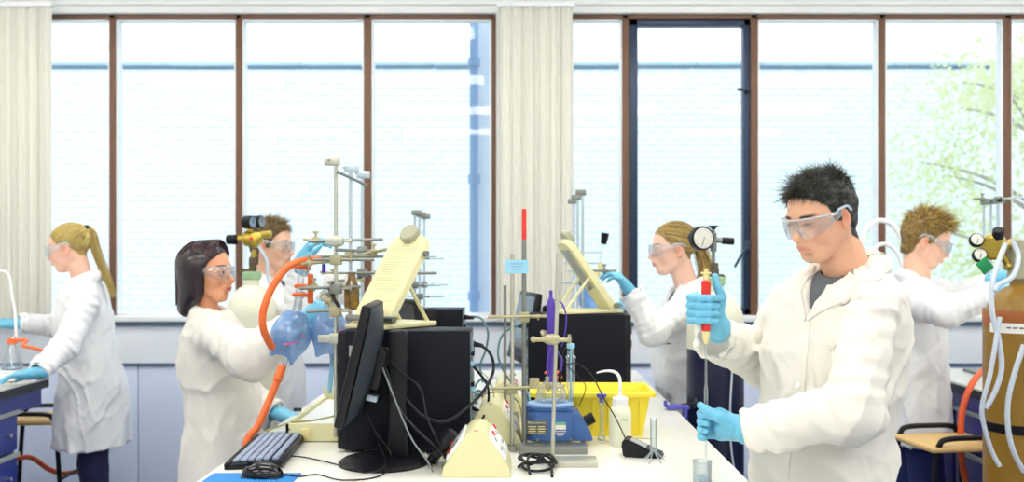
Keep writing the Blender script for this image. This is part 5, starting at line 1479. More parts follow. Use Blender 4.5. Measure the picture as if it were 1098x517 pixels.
# ---- hands
def fr3(x, z):
    x = np.array(x, float); x /= np.linalg.norm(x); z = np.array(z, float); z -= x * (z @ x); z /= np.linalg.norm(z)
    return np.stack([x, np.cross(z, x), z], 1)
def open_hand(name, W, fwd, back, side, parent, curl=(20, 30, 20), spread=4, size=1.0, thumb=30, cuff=.07, step=.0028, fingers=None, m=None):
    """W wrist, fwd = pointing direction, back = normal of the back of the hand, side=+1 thumb on the frame's +y"""
    A = fr3(fwd, back); W = np.array(W, float)
    T = lambda p: W + A @ (np.array(p) * np.array([1, side, 1]) * size)
    lo = W - .2 * size - .02; hi = W + .2 * size + .02
    F = Field(*[axis(a, b, step) for a, b in zip(lo, hi)])
    C = lambda a, b, ra, rb=None, k=.006: F.cap(T(a), T(b), ra * size, (ra if rb is None else rb) * size, k * size)
    C((-cuff, 0, 0), (0, 0, 0), .031, .027); C((0, 0, 0), (.03, 0, 0), .026, .026, .01)
    mcp = [(.088, .030), (.092, .010), (.087, -.010), (.078, -.028)]
    for i, (x, y) in enumerate(mcp): C((.012, y * .55, -.001), (x, y, 0), .0165, .0125, .016)
    C((.03, 0, -.008), (.06, 0, -.006), .018, .016, .02)
    L = [(.043, .026, .021), (.047, .030, .022), (.044, .027, .022), (.034, .021, .019)]
    for i, (x, y) in enumerate(mcp):
        cu = fingers[i] if fingers else curl
        p = np.array([x, y, 0.]); a = 0; sp = R(spread) * (1.5 - i)
        for j in range(3):
            a += R(cu[j]); q = p + L[i][j] * np.array([math.cos(a) * math.cos(sp), math.cos(a) * math.sin(sp), -math.sin(a)])
            rr = (.0098, .0090, .0082, .0074); r0, r1 = rr[j] * (.9 if i == 3 else 1), rr[j + 1] * (.9 if i == 3 else 1)
            C(p, q, r0, r1, .004 if j else .008); p = q
    ta = R(thumb)
    b0 = (.018, .018, -.006); b1 = (.018 + .045 * math.cos(ta), .024 + .045 * math.sin(ta), -.018); b2 = (b1[0] + .032 * math.cos(ta * .6), b1[1] + .032 * math.sin(ta * .6), -.026); b3 = (b2[0] + .026 * math.cos(ta * .2), b2[1] + .02 * math.sin(ta * .2), -.034)
    C(b0, b1, .017, .0125, .014); C(b1, b2, .0115, .0100); C(b2, b3, .0100, .0088)
    F.disp(lambda X, Y, Z: .0009 * vnoise(X * 130, Y * 130, Z * 130))
    return F.build(name, m or M['glove'], parent, relax=1)

def grip_hand(name, C0, A, W, parent, r=.012, sense=1, size=1.0, step=.0022, start=58, cuff=.05, wdir=None, thumb_up=True):
    """fist closed round a bar: C0 on the bar at the hand's middle, A bar direction on the thumb side, W wrist"""
    C0 = np.array(C0, float); A = np.array(A, float); A /= np.linalg.norm(A); W = np.array(W, float)
    u = W - C0; u -= A * (u @ A); u /= np.linalg.norm(u); v = np.cross(A, u) * sense
    P3 = lambda th, rad, hh: C0 + (math.cos(R(th)) * u + math.sin(R(th)) * v) * rad + A * hh
    lo = np.minimum(C0, W) - .13; hi = np.maximum(C0, W) + .13
    F = Field(*[axis(a, b, step) for a, b in zip(lo, hi)])
    cap = lambda a, b, ra, rb=None, k=.005: F.cap(a, b, ra * size, (ra if rb is None else rb) * size, k)
    fr = .0098
    hs = [.031, .0105, -.010, -.029]; ro = r + fr + .001
    wd = (W - C0) if wdir is None else np.array(wdir, float); wd = wd / np.linalg.norm(wd)
    cap(W + wd * cuff, W, .032, .026, .01)
    for i, hh in enumerate(hs):
        f = .9 if i == 3 else 1.0; rr = fr * f; hh *= size
        m = P3(start, (ro + .028) * size, hh)
        a1 = P3(start + 48, (ro + .017) * size, hh * .98); a2 = P3(start + 100, (ro + .003) * size, hh * .96); a3 = P3(start + 168, (ro) * size, hh * .95); a4 = P3(start + 240 - 8 * i, (ro + .003) * size, hh * .94)
        mid = W + (m - W) * .45 + A * hh * .1
        cap(W + A * hh * .35, m, .0165, .0125, .014)
        cap(m, a1, rr * 1.14, rr * 1.06, .005); cap(a1, a2, rr * 1.05, rr * .98, .003); cap(a2, a3, rr * .98, rr * .92, .003); cap(a3, a4, rr * .92, rr * .84, .003)
    # heel and thumb
    pc = P3(10, (ro + .020) * size, -.004)
    cap(W, pc, .024, .020, .02)
    t0 = W + (C0 - W) * .2 + A * .012; t1 = P3(-38, (ro + .020) * size, .030 * size); 
    if thumb_up: t2 = P3(-48, (ro + .006) * size, .058 * size); t3 = P3(-40, (ro + .001) * size, .084 * size)
    else: t2 = P3(-80, (ro + .006) * size, .046 * size); t3 = P3(-140, (ro + .002) * size, .054 * size)
    cap(t0, t1, .018, .0135, .014); cap(t1, t2, .0125, .0108, .004); cap(t2, t3, .0106, .0090, .003)
    F.disp(lambda X, Y, Z: .0010 * vnoise(X * 120 + 2, Y * 120, Z * 120))
    return F.build(name, M['glove'], parent, relax=1)

# ---- clothes
def sample(F, p):
    idx = []; w = []
    for a, x in zip(F.ax, p):
        i = int(np.clip(np.searchsorted(a, x) - 1, 0, len(a) - 2)); idx.append(i); w.append((x - a[i]) / (a[i + 1] - a[i]))
    i, j, k = idx; r = 0
    for a in (0, 1):
        for b in (0, 1):
            for c in (0, 1): r += F.F[i + a, j + b, k + c] * (w[0] if a else 1 - w[0]) * (w[1] if b else 1 - w[1]) * (w[2] if c else 1 - w[2])
    return r
def onto(F, p, off=.003, it=6, e=.004):
    """push a point to the cloth surface (plus off), also returns the normal"""
    p = np.array(p, float)
    for _ in range(it):
        d = sample(F, p); g = np.array([sample(F, p + e * ax) - sample(F, p - e * ax) for ax in np.eye(3)]) / (2 * e)
        n = g / (np.linalg.norm(g) + 1e-9); p = p - n * np.clip(d - off, -.03, .03)
    return p, n
def patch(F, rows, th=.003, name='patch', m=None, parent=None, off=.002):
    """rows: list of rows of points; laid on the cloth with thickness"""
    top = [[onto(F, p, off + th) for p in r] for r in rows]
    nR, nC = len(rows), len(rows[0]); vs = [q[0] for r in top for q in r] + [q[0] - q[1] * (th + off + .003) for r in top for q in r]
    N_ = nR * nC; fs = []
    for i in range(nR - 1):
        for j in range(nC - 1):
            q = i * nC + j; fs.append((q, q + 1, q + nC + 1, q + nC)); fs.append((N_ + q, N_ + q + nC, N_ + q + nC + 1, N_ + q + 1))
    for i in range(nR - 1):
        for j in (0, nC - 1): q = i * nC + j; fs.append((q, q + nC, N_ + q + nC, N_ + q))
    for j in range(nC - 1):
        for i in (0, nR - 1): q = i * nC + j; fs.append((q, N_ + q, N_ + q + 1, q + 1))
    b = MB(); b.add(vs, fs); return b.build(name, m, parent, angle=50)

def sleeve_wr(amp, seed, n=7, big=.5):
    rs = np.random.RandomState(seed); ph = rs.uniform(0, 6, 6)
    def f(t, dx, dy, dz):
        a = vnoise(t * 5 + ph[0], (dx + dz) * 14 + ph[1], dy * 14 + ph[2])
        w = np.sin(2 * PI * n * t + 2.6 * a + (dx - dz) * 30 + ph[3])
        env = .35 + .65 * np.abs(2 * t - 1)
        return amp * (w * env * .8 + 1.4 * a * big)
    return f
def creases(amp, seed):
    rs = np.random.RandomState(seed); ph = rs.uniform(0, 16, 12)
    def f(X, Y, Z):
        r = 0
        for i, (fx, fz, a) in enumerate(((7, 3.2, 1.0), (12, 6, .6), (20, 11, .3))):
            wx_ = 1.1 * vnoise(X * 5 + ph[i], Y * 5, Z * 5)
            n = vnoise((X + Z * (.5 if i != 1 else -.6)) * fx + ph[i + 3] + wx_, (Y - Z * .4) * fx + ph[i + 6], Z * fz + ph[i + 9] + wx_ * .5)
            r = r + a * (np.clip(1 - np.abs(n) * 3.2, 0, 1) ** 1.5 - .3)
        return -amp * r
    return f
def torso_folds(amp, seed, z0, z1):
    rs = np.random.RandomState(seed); ph = rs.uniform(0, 6, 6)
    def f(th, Z):
        down = np.clip((z1 - Z) / (z1 - z0), 0, 1)
        a = np.sin(th * 5 + ph[0] + 1.2 * np.sin(Z * 5 + ph[1])) * (.3 + .9 * down) + .7 * np.sin(th * 9 + ph[2] + 2.2 * np.sin(Z * 7 + ph[3])) * (.2 + .6 * down)
        b = vnoise(np.cos(th) * 2.2 + 5 + ph[4], np.sin(th) * 2.2 + 5, Z * 7)
        return amp * (a + .9 * b + 0 * Z)
    return f

class Person:
    def __init__(s, label, foot, name='person'):
        s.root = empty(name, (foot[0], foot[1], 0), label, 'person')
    def coat(s, prof, yaw, arms, z_fine, step=.0055, m=None, hem=.5, seed=1, vneck=None, neck=None, fold=.006, shoulders=None, cz=1.0, wr=.006, cuffs=None, power=2.3, sk=.045, cr=.007, collar=.062):
        pr = np.array(prof); allp = [pr[:, 1:3]]
        pts = np.array([p for a in arms for p in a['pts']])
        r_ = .24
        lo = np.minimum([pr[:, 1].min() - r_, pr[:, 2].min() - r_], pts[:, :2].min(0) - .1); hi = np.maximum([pr[:, 1].max() + r_, pr[:, 2].max() + r_], pts[:, :2].max(0) + .1)
        zs = axis(pr[:, 0].min() - .03, max(pr[:, 0].max(), pts[:, 2].max()) + .13, .014, (z_fine, 3), step)
        F = Field(axis(lo[0], hi[0], step), axis(lo[1], hi[1], step), zs)
        F.column(prof, yaw, folds=torso_folds(fold, seed, pr[:, 0].min(), pr[:, 0].max() - .12), power=power)
        c, sn = math.cos(yaw), math.sin(yaw)
        for i, a in enumerate(arms):
            S_, E_, W_ = a['pts']; r = a.get('r', (.075, .070, .056))
            F.cap(S_, E_, r[0], r[1], sk, wr=sleeve_wr(wr * a.get('wr', 1), seed * 7 + i, 5))
            F.cap(E_, W_, r[1], r[2], .022, wr=sleeve_wr(wr * a.get('wr', 1), seed * 9 + i + 3, 6))
        if collar:
            zt, cx, cy = prof[0][0], prof[0][1], prof[0][2]; rg = []
            for i in range(17):
                a = 2 * PI * i / 16; ca_ = math.cos(a)
                rg.append(np.array([cx, cy, zt + .030 - .050 * (ca_ + 1) / 2]) + np.array([c, sn, 0]) * (ca_ * collar * 1.05 - .004) + np.array([-sn, c, 0]) * math.sin(a) * collar)
            for p, q in zip(rg, rg[1:]): F.cap(p, q, .015, .015, .012); F.cap(p - [0, 0, .02], q - [0, 0, .02], .019, .019, .02)
        if neck is not None:                             # neck hole
            F.cap(neck[0], neck[1], neck[2], neck[3], 0.006, 's')
        if vneck is not None:                            # open front: apex z, top z, half width at the top
            za, zt, hw, dep = vneck; cx, cy = np.interp((za + zt) / 2, pr[::-1, 0] if pr[0, 0] > pr[-1, 0] else pr[:, 0], pr[::-1, 1] if pr[0, 0] > pr[-1, 0] else pr[:, 1]), np.interp((za + zt) / 2, pr[::-1, 0] if pr[0, 0] > pr[-1, 0] else pr[:, 0], pr[::-1, 2] if pr[0, 0] > pr[-1, 0] else pr[:, 2])
            def fn(X, Y, Z):
                f = (X - cx) * c + (Y - cy) * sn; l = -(X - cx) * sn + (Y - cy) * c
                w = hw * np.clip((Z - za) / (zt - za), -1, 1.6)
                return np.maximum(np.maximum((np.abs(l) - w) * .9, dep - f), 0 * Z + np.maximum(za - Z, Z - zt - .2))
            F.op(fn, (cx - .2, cy - .2, za - .02), (cx + .2, cy + .2, zt + .2), .0, 's')
        # hollow cuffs and open hem
        for a in arms:
            S_, E_, W_ = [np.array(q, float) for q in a['pts']]; r = a.get('r', (.075, .070, .056)); d = (W_ - E_) / np.linalg.norm(W_ - E_)
            cu = a.get('cut', 0.0)
            pl = W_ + d * cu
            def fn(X, Y, Z, pl=pl, d=d): return -((X - pl[0]) * d[0] + (Y - pl[1]) * d[1] + (Z - pl[2]) * d[2]) + np.zeros_like(X + Y + Z)
            F.op(lambda X, Y, Z, fn=fn, W_=W_, r=r: np.maximum(fn(X, Y, Z), np.sqrt((X - W_[0]) ** 2 + (Y - W_[1]) ** 2 + (Z - W_[2]) ** 2) - r[2] * 2.2), W_ - r[2] * 2.2, W_ + r[2] * 2.2, 0, 's')
            F.cap(W_ - d * .03, W_ + d * .05, r[2] - .009, r[2] - .005, .003, 's')
        b0 = min(prof, key=lambda q: q[0])
        F.column([(b0[0] - .04, b0[1], b0[2], b0[3] - .038, b0[4] - .038), (b0[0] + .09, b0[1], b0[2], b0[3] - .05, b0[4] - .05)], yaw, mode='s', power=power)
        F.disp(creases(cr, seed + 50))
        s.F = F; s.cm = m or M['coat']
        s.coat_ob = F.build('lab_coat', s.cm, s.root, relax=1)
        return F
    def body(s, h, neck_base, chest_r, step=.003, col=None, nr=(.052, .058), extra=None):
        c = h.c; nb = np.array(neck_base, float)
        lo = np.minimum(c - .14, nb - .17); hi = np.maximum(c + .15, nb + .17)
        F = Field(axis(lo[0], hi[0], .009, (c[0] - .13, c[0] + .13), step), axis(lo[1], hi[1], .009, (c[1] - .13, c[1] + .13), step),
                  axis(nb[2] - .20, c[2] + .15, .010, (min(c[2] - .135, nb[2] + .01), 5), step))
        head_sdf(F, h)
        F.cap(h.w((-.030, 0, -.045)), nb, nr[0] * h.k, nr[1] * h.k, .02)
        fk = .74 if h.fem else 1.0
        F.cap(h.w((-.008, 0, -.092)), nb + h.H[:, 0] * .02, .032 * h.k * fk, .04 * h.k * fk, .03)
        l = h.H[:, 1].copy(); l[2] = 0; l /= np.linalg.norm(l)
        F.cap(nb - l * .06 - [0, 0, .08], nb + l * .06 - [0, 0, .08], .042, .042, .05)
        F.ell(nb - [0, 0, .11], (chest_r * .8, chest_r * .8, .08), None, .04)
        if extra: extra(F)
        s.body_ob = F.build('body', M['skin'], s.root, col=col, relax=1)
        return F
    def legs(s, hips, feet, m, r=(.085, .062, .05), top=.86, seed=2, shoe_dir=(1, 0), step=.009):
        hips = [np.array(q, float) for q in hips]; feet = [np.array(q, float) for q in feet]
        lo = np.minimum(hips[0], np.minimum(hips[1], np.minimum(feet[0], feet[1]))) - .13; hi = np.maximum(hips[0], np.maximum(hips[1], np.maximum(feet[0], feet[1]))) + .13
        F = Field(axis(lo[0], hi[0], step), axis(lo[1], hi[1], step), axis(.03, top + .12, .012))
        for i, (a, b) in enumerate(zip(hips, feet)):
            kn = (a + b) / 2 + np.array([shoe_dir[0], shoe_dir[1], 0]) * .02
            F.cap(a, kn, r[0], r[1], .03, wr=sleeve_wr(.003, seed + i, 3)); F.cap(kn, b + [0, 0, .02], r[1], r[2], .02, wr=sleeve_wr(.003, seed + 4 + i, 6))
        F.ell((hips[0] + hips[1]) / 2 + [0, 0, .02], (.095, .105, .09), None, .04)
        F.build('trousers', m, s.root)
        d = np.array([shoe_dir[0], shoe_dir[1], 0.]); d /= np.linalg.norm(d)
        for b in feet:
            G = Field(axis(b[0] - .24, b[0] + .24, .008), axis(b[1] - .24, b[1] + .24, .008), axis(-.01, .14, .006))
            q = np.array([b[0], b[1], 0.])
            G.cap(q - d * .04 + [0, 0, .045], q + d * .06 + [0, 0, .042], .042, .042); G.cap(q + d * .06 + [0, 0, .035], q + d * .15 + [0, 0, .028], .042, .034, .02)
            G.cap(q + [0, 0, .05], q + [0, 0, .10], .045, .043, .02)
            G.box(q - [0, 0, .05], (.4, .4, .051), mode='s')
            G.build('shoe', M['shoe'], s.root)
    def shirt(s, prof, yaw, m, neck=None):
        pr = np.array(prof)
        F = Field(axis(pr[:, 1].min() - .18, pr[:, 1].max() + .18, .007), axis(pr[:, 2].min() - .18, pr[:, 2].max() + .18, .007), axis(pr[:, 0].min() - .02, pr[:, 0].max() + .03, .007))
        F.column(prof, yaw)
        if neck is not None: F.cap(neck[0], neck[1], neck[2], neck[3], .003, 's')
        F.build('shirt', m, s.root)
def btn(F, p, parent, m=None, r=.007):
    q, n = onto(F, p, .002); MB().cyl(Vector(q), Vector(q + n * .003), r, n=14, bev=.0008).build('button', m or M['white'], parent)
A_ = lambda *a: np.array(P(*a))
# ================================================================== the young man with the pipette
yaw = R(218)
pm = Person('dark-haired young man in a white lab coat and goggles holding the red-topped pipette', (.76, 2.43))
h = Head(A_(880, 232, 2.40), R(209), R(19), .885); h.down = True
hc = (30, 28, 30)
pm.body(h, A_(910, 292, 2.445), .09, step=.0027, col=skin_col(h, (232, 178, 146), hc, men_mask, stubble=.30, la=.45), nr=(.058, .066))
eyes(h, pm.root, down=True)
M['hair_dark'] = hair_mat('dark_brown_hair', (9, 10, 14), (86, 86, 72), .45)
def quiff_mask(x, y, z): return men_mask(x, y, z)
short_hair(h, M['hair_dark'], pm.root, n=4200, length=.019, up=.25, fwd=.9, base_r=(.1075, .0790, .0905), seed=3, quiff=.8, curl=.9, w=.0011)
goggles(h, pm.root)
prof = [(1.475, .842, 2.455, .060, .085), (1.445, .835, 2.45, .088, .135), (1.41, .822, 2.445, .112, .178), (1.34, .812, 2.44, .125, .196), (1.25, .802, 2.435, .130, .190),
        (1.15, .79, 2.43, .128, .178), (1.05, .772, 2.43, .130, .176), (.95, .760, 2.43, .142, .184), (.80, .782, 2.43, .155, .195), (.52, .795, 2.43, .172, .22)]
S1, E1, W1 = A_(936, 330, 2.29), A_(914, 441, 2.20), A_(803, 464, 2.30)
S2, E2, W2 = A_(849, 328, 2.585), A_(822, 384, 2.72), A_(767, 362, 2.53)
nk = (A_(905, 262, 2.44), A_(908, 300, 2.445), .062, .058)
F = pm.coat(prof, yaw, [dict(pts=(S1, E1, W1), r=(.064, .070, .052), wr=.75), dict(pts=(S2, E2, W2), r=(.070, .076, .058), wr=1.0, cut=.01)],
            .93, step=.0052, seed=4, vneck=(1.345, 1.47, .050, .02), neck=nk, fold=.0055, wr=.0062, sk=.018, cr=.0095, collar=.070)
sp = [(z, x, y, a - .012, b - .012) for z, x, y, a, b in prof[:6]]
pm.shirt(sp, yaw, M['tee_grey'], neck=(A_(905, 255, 2.43), A_(907, 296, 2.44), .064, .060))
f_ = np.array([math.cos(yaw), math.sin(yaw), 0]); l_ = np.array([-math.sin(yaw), math.cos(yaw), 0])
def chest(fw, lf, z, zc=None):
    c = [np.interp(z, [q[0] for q in prof[::-1]], [q[i] for q in prof[::-1]]) for i in (1, 2)]
    return np.array([c[0], c[1], z]) + f_ * fw + l_ * lf
# lapels: strip from the back of the neck round and down to the apex of the opening
nb = np.array([.840, 2.450, 1.475])
def lapel(sd):
    inner = [nb - f_ * .062 + l_ * sd * .02 + [0, 0, .022], nb - f_ * .045 + l_ * sd * .052 + [0, 0, .022], nb + l_ * sd * .068 + [0, 0, .010], nb + f_ * .045 + l_ * sd * .060 - [0, 0, .02], chest(.125, sd * .040, 1.425), chest(.125, sd * .022, 1.385), chest(.125, sd * .004, 1.345)]
    outer = [nb - f_ * .085 + l_ * sd * .025 - [0, 0, .012], nb - f_ * .07 + l_ * sd * .080 - [0, 0, .012], nb + l_ * sd * .105 - [0, 0, .022], nb + f_ * .05 + l_ * sd * .110 - [0, 0, .050], chest(.12, sd * .092, 1.395), chest(.12, sd * .055, 1.375), chest(.125, sd * .006, 1.338)]
    rows = []
    I = spline([Vector(p) for p in inner], 5); O = spline([Vector(p) for p in outer], 5)
    for a, b in zip(I, O): rows.append([np.array(a + (b - a) * t) for t in (0, .25, .5, .75, 1)])
    return patch(F, rows, .004, 'collar', pm.cm, pm.root, off=.004)
lapel(1); lapel(-1)
def line(F, pts, w, name, m, parent, th=.002, off=.0012):
    pts = spline([Vector(p) for p in pts], 6); rows = []
    for i, p in enumerate(pts):
        t = (pts[min(i + 1, len(pts) - 1)] - pts[max(0, i - 1)]).normalized(); _, n = onto(F, p, 0); s_ = np.cross(np.array(t), n); s_ /= np.linalg.norm(s_) + 1e-9
        rows.append([np.array(p) - s_ * w / 2, np.array(p), np.array(p) + s_ * w / 2])
    return patch(F, rows, th, name, m, parent, off=off)
line(F, [chest(.13, -.006, z) for z in (1.34, 1.25, 1.15, 1.05, .95, .8, .62)], .034, 'placket', pm.cm, pm.root)
rows = [[chest(.12, .055 + .085 * i / 5, z) for i in range(6)] for z in np.linspace(1.285, 1.16, 7)]
patch(F, rows, .002, 'chest_pocket', pm.cm, pm.root, off=.001)
line(F, [chest(.12, .053 + .089 * i / 3, 1.278) for i in range(4)], .016, 'pocket_hem', pm.cm, pm.root, th=.003, off=.002)
rows = [[chest(.13, .05 + .14 * i / 6, z) for i in range(7)] for z in np.linspace(.92, .74, 7)]
patch(F, rows, .002, 'side_pocket', pm.cm, pm.root, off=.001)
for z in (1.30, 1.18, 1.06, .94): btn(F, chest(.13, -.006, z), pm.root)
# pipette line
PX, PY = P(757, 333, 2.42).x, 2.42
grip_hand('glove', (PX, PY, P(757, 332, PY).z), (0, 0, 1), A_(771, 350, 2.475), pm.root, r=.0125, sense=1, cuff=.03, wdir=W2 - A_(771, 350, 2.475))
lo_z = P(757, 457, PY).z
grip_hand('glove', (PX + .001, PY - .002, lo_z), (0, 0, 1), np.array([PX + .088, PY - .035, lo_z - .002]), pm.root, r=.006, sense=1, start=50, cuff=.05, wdir=W1 - np.array([PX + .088, PY - .035, lo_z]), thumb_up=False)
pm.legs([(.70, 2.46, .84), (.83, 2.38, .84)], [(.68, 2.50, .06), (.85, 2.36, .06)], M['dark_trousers'], shoe_dir=(-.8, -.6))
# pipette
zz = lambda y: P(757, y, PY).z
r = empty('pipette', (PX, PY, zz(497)), 'long glass pipette with a red filler held upright by the young man', 'pipette')
MB().cyl((PX, PY, zz(355)), (PX, PY, zz(301)), .0118, n=24, bev=.002).build('filler_body', M['red'], r)
q = MB().cyl((PX, PY, zz(301)), (PX, PY, zz(293)), .0075, n=18, bev=.001).cyl((PX, PY, zz(294)), (PX, PY, zz(292)), .013, n=18, bev=.001).cyl((PX, PY, zz(292)), (PX, PY, zz(288)), .005, n=12)
q.build('plunger', M['ivory'], r)
MB().lathe([(0, 0), (.0045, 0), (.0075, .010), (.009, .014), (.009, .026), (.0105, .028), (.0105, .032), (0, .032)], (PX, PY, zz(369)), n=20).build('tip_collar', M['ivory'], r)
MB().lathe([(0, 0), (.0012, 0), (.0028, .06), (.0030, .10), (.0052, .112), (.0052, .20), (.003, .212), (.003, .32), (0, .32)], (PX, PY, zz(502)), n=16).build('glass_tube', M['lab_glass'], r)

# ================================================================== blonde woman on the left
pw = Person('blonde woman with a high ponytail and white lab coat working at the left bench', (-2.18, 4.77))
h = Head(A_(75, 266, 4.74), R(182), R(10), .97, fem=True)
hb = (176, 150, 84)
pw.body(h, A_(90, 303, 4.76), .08, step=.0038, col=skin_col(h, (246, 196, 172), hb, tied_mask), nr=(.045, .05))
eyes(h, pw.root); goggles(h, pw.root)
M['hair_blonde'] = hair_mat('blonde_hair', (150, 122, 60), (240, 218, 136), .4)
def tied_hair(h, m, parent, tie, tail, seed=1, n=900, tail_n=260, tail_w=.022, curl=.0, w=.0016):
    rs = np.random.RandomState(seed); S = Strands()
    V, Q = hair_base(h, tied_mask, r=(.1015, .0785, .0865), amp=.001, step=.0045); S.addmesh(V, Q, .35)
    tie = np.array(tie); cnt = 0
    while cnt < n:
        d = rs.normal(size=3); d /= np.linalg.norm(d)
        c0 = np.array([-.014, 0, .040]); rr = np.array((.103, .080, .088)); p = c0 + d * rr
        if tied_mask(*p) < .0: continue
        cnt += 1; t = np.linspace(0, 1, 9)[:, None]
        path = p * (1 - t) + tie * t
        e = (path - c0) / rr; e /= np.linalg.norm(e, axis=1)[:, None]
        path = c0 + e * rr * (1.0 + rs.uniform(-.005, .02)) * (1 - (t > .93) * .0)
        S.add(h.c + (path * h.k) @ h.H.T, w, w * .8, rs.uniform(0, 1))
    tl = [Vector(h.w(tie))] + [Vector(p) for p in tail]; sp = np.array([list(v) for v in spline(tl, 8)])
    for k in range(tail_n):
        off = rs.normal(size=3) * tail_w * .5; t = np.linspace(0, 1, len(sp))[:, None]
        path = sp + off * np.sin(np.clip(t * 1.15, 0, 1) * PI * .62 + .25) * (1.1 - .35 * t) + np.sin(t * 14 + k) * curl * rs.normal(size=3)
        S.add(path, w * 1.5, w * .4, rs.uniform(0, 1))
    return S.build(m, parent)
tied_hair(h, M['hair_blonde'], pw.root, (-.100, 0, .085), [A_(99, 250, 4.75), A_(103, 268, 4.75), A_(110, 287, 4.76), A_(117, 304, 4.76), A_(121, 316, 4.76)], seed=5)
tb = MB().sphere(h.w((-.102, 0, .088)), .015, n=16); tb.build('hair_tie', M['black'], pw.root)
prof = [(1.385, -2.18, 4.765, .055, .08), (1.35, -2.18, 4.77, .085, .13), (1.30, -2.19, 4.77, .105, .165), (1.20, -2.195, 4.77, .135, .17), (1.10, -2.18, 4.77, .125, .16), (1.0, -2.165, 4.77, .125, .165), (.88, -2.15, 4.80, .142, .19), (.70, -2.155, 4.815, .160, .21), (.545, -2.17, 4.82, .175, .215)]
S1, E1, W1 = A_(93, 322, 4.64), A_(70, 372, 4.44), A_(40, 400, 4.26)
S2, E2, W2 = A_(88, 322, 4.92), A_(60, 350, 4.92), A_(20, 347, 4.80)
pw.coat(prof, R(182), [dict(pts=(S1, E1, W1), r=(.066, .062, .046)), dict(pts=(S2, E2, W2), r=(.064, .058, .048))], .5, step=.0075, seed=2, m=M['coat_cool'],
        neck=(A_(84, 288, 4.755), A_(89, 312, 4.765), .055, .045), fold=.007, wr=.007)
open_hand('glove', W1 + np.array([-.012, 0, .000]), (-1, -.10, -.10), (0, 0, 1), -1, pw.root, curl=(12, 18, 10), step=.004, cuff=.04, size=.92)
open_hand('glove', W2 + np.array([-.005, 0, 0]), (-1, -.1, .05), (.0, -.5, 1), -1, pw.root, curl=(35, 45, 25), step=.004, cuff=.04, size=.92)
pw.legs([(-2.18, 4.90, .80), (-2.13, 4.75, .80)], [(-2.20, 4.91, .06), (-2.09, 4.75, .06)], M['navy_trousers'], r=(.09, .066, .048), shoe_dir=(-1, 0))

# ================================================================== dark-haired woman
pb = Person('dark-haired woman with a bob and cream-white lab coat beside the netted flasks', (-1.07, 3.47))
h = Head(A_(222, 293, 3.46), R(-12), R(-2), .90, fem=True)
pb.body(h, A_(221, 342, 3.47), .075, step=.003, col=skin_col(h, (226, 160, 122), (30, 18, 22), None, lip=(186, 96, 90)), nr=(.043, .048))
eyes(h, pb.root); goggles(h, pb.root)
M['hair_bob'] = hair_mat('dark_plum_hair', (20, 10, 18), (84, 46, 58), .3)
rs = np.random.RandomState(9); S = Strands()
def bob_mask(x, y, z):
    hl = np.interp(x, [-.2, .012, .022, .034, .048, .066, .080, .13], [-.30, -.30, -.06, .020, .046, .064, .082, .09])
    return z - hl
def bob_extra(F, h):
    F.cap(h.w((-.05, 0, .03)), h.w((-.088, 0, -.13)), .068 * h.k, .044 * h.k, .03)
    for s in (-1, 1):
        F.cap(h.w((-.03, s * .045, .02)), h.w((-.060, s * .058, -.145)), .042 * h.k, .024 * h.k, .055)
        F.cap(h.w((.0, s * .052, .03)), h.w((-.012, s * .064, -.085)), .030 * h.k, .022 * h.k, .05)
    F.cap(h.w((.0, 0, -.10)), h.w((-.02, 0, -.20)), .05 * h.k, .07 * h.k, .01, 's')
V, Q = hair_base(h, bob_mask, r=(.106, .083, .090), amp=.0012, extra=bob_extra, step=.0042, freq=40); S.addmesh(V, Q, .1)
pl = h.loc(V); an = np.arctan2(pl[:, 1], pl[:, 0] + .014); S.C[-1] = np.clip(.12 + .45 * vnoise(an * 14 + 20, pl[:, 2] * 6 + 3, an * 3 + 9), 0, 1)
c0 = np.array([-.014, 0, .040]); rr = np.array((.108, .086, .092))
for k in range(1500):
    a = rs.uniform(-1.35, 1.35) if k % 3 else rs.uniform(-PI, PI); 
    if abs(a) < .62: a = math.copysign(.62 + abs(a) * .3, a)
    px_ = rs.uniform(-.03, .05); top = np.array([px_, .012 + rs.normal() * .003, c0[2] + rr[2]])
    ang = rs.uniform(28, 180) * rs.choice([-1, 1])
    e = np.array([math.cos(R(ang)), math.sin(R(ang)), 0])
    bot = c0 + e * rr * np.array([1, 1, 0]); m = 11; t = np.linspace(0, 1, m)
    L = .275 + rs.uniform(-.035, .01) - (.03 if e[0] > 0 else 0)
    path = []
    for q in t:
        s_ = q * L
        if s_ < .115: th = s_ / .115 * PI / 2; v = np.array([0, 0, c0[2]]) + (top * [1, 1, 0]) * (1 - math.sin(th)) + np.array([bot[0], bot[1], 0]) * math.sin(th); v[2] = c0[2] + rr[2] * math.cos(th)
        else: fl = (s_ - .115); v = np.array([bot[0], bot[1], c0[2] - fl]) * [1 - fl * .9 if e[0] > 0 else 1 + fl * .3, 1 - fl * .8 * (1 if e[0] > 0 else .6), 1]
        path.append(v * [1.05, 1.05, 1.0] + [0, 0, .002])
    path = np.array(path)
    keep = bob_mask(path[:, 0], path[:, 1], path[:, 2]) > -.004
    cut = np.argmax(~keep) if (~keep).any() else m
    if not (~keep).any(): cut = m
    if cut < 5: continue
    S.add(h.c + (path[:cut] * h.k) @ h.H.T, .0017, .0006, rs.uniform(0, 1) ** 1.3)
S.build(M['hair_bob'], pb.root)
prof = [(1.30, -1.13, 3.475, .05, .075), (1.265, -1.125, 3.475, .078, .12), (1.22, -1.12, 3.475, .100, .150), (1.12, -1.105, 3.475, .130, .155), (1.02, -1.09, 3.475, .125, .150), (.90, -1.065, 3.475, .140, .165), (.75, -1.06, 3.475, .160, .19), (.50, -1.06, 3.475, .185, .21)]
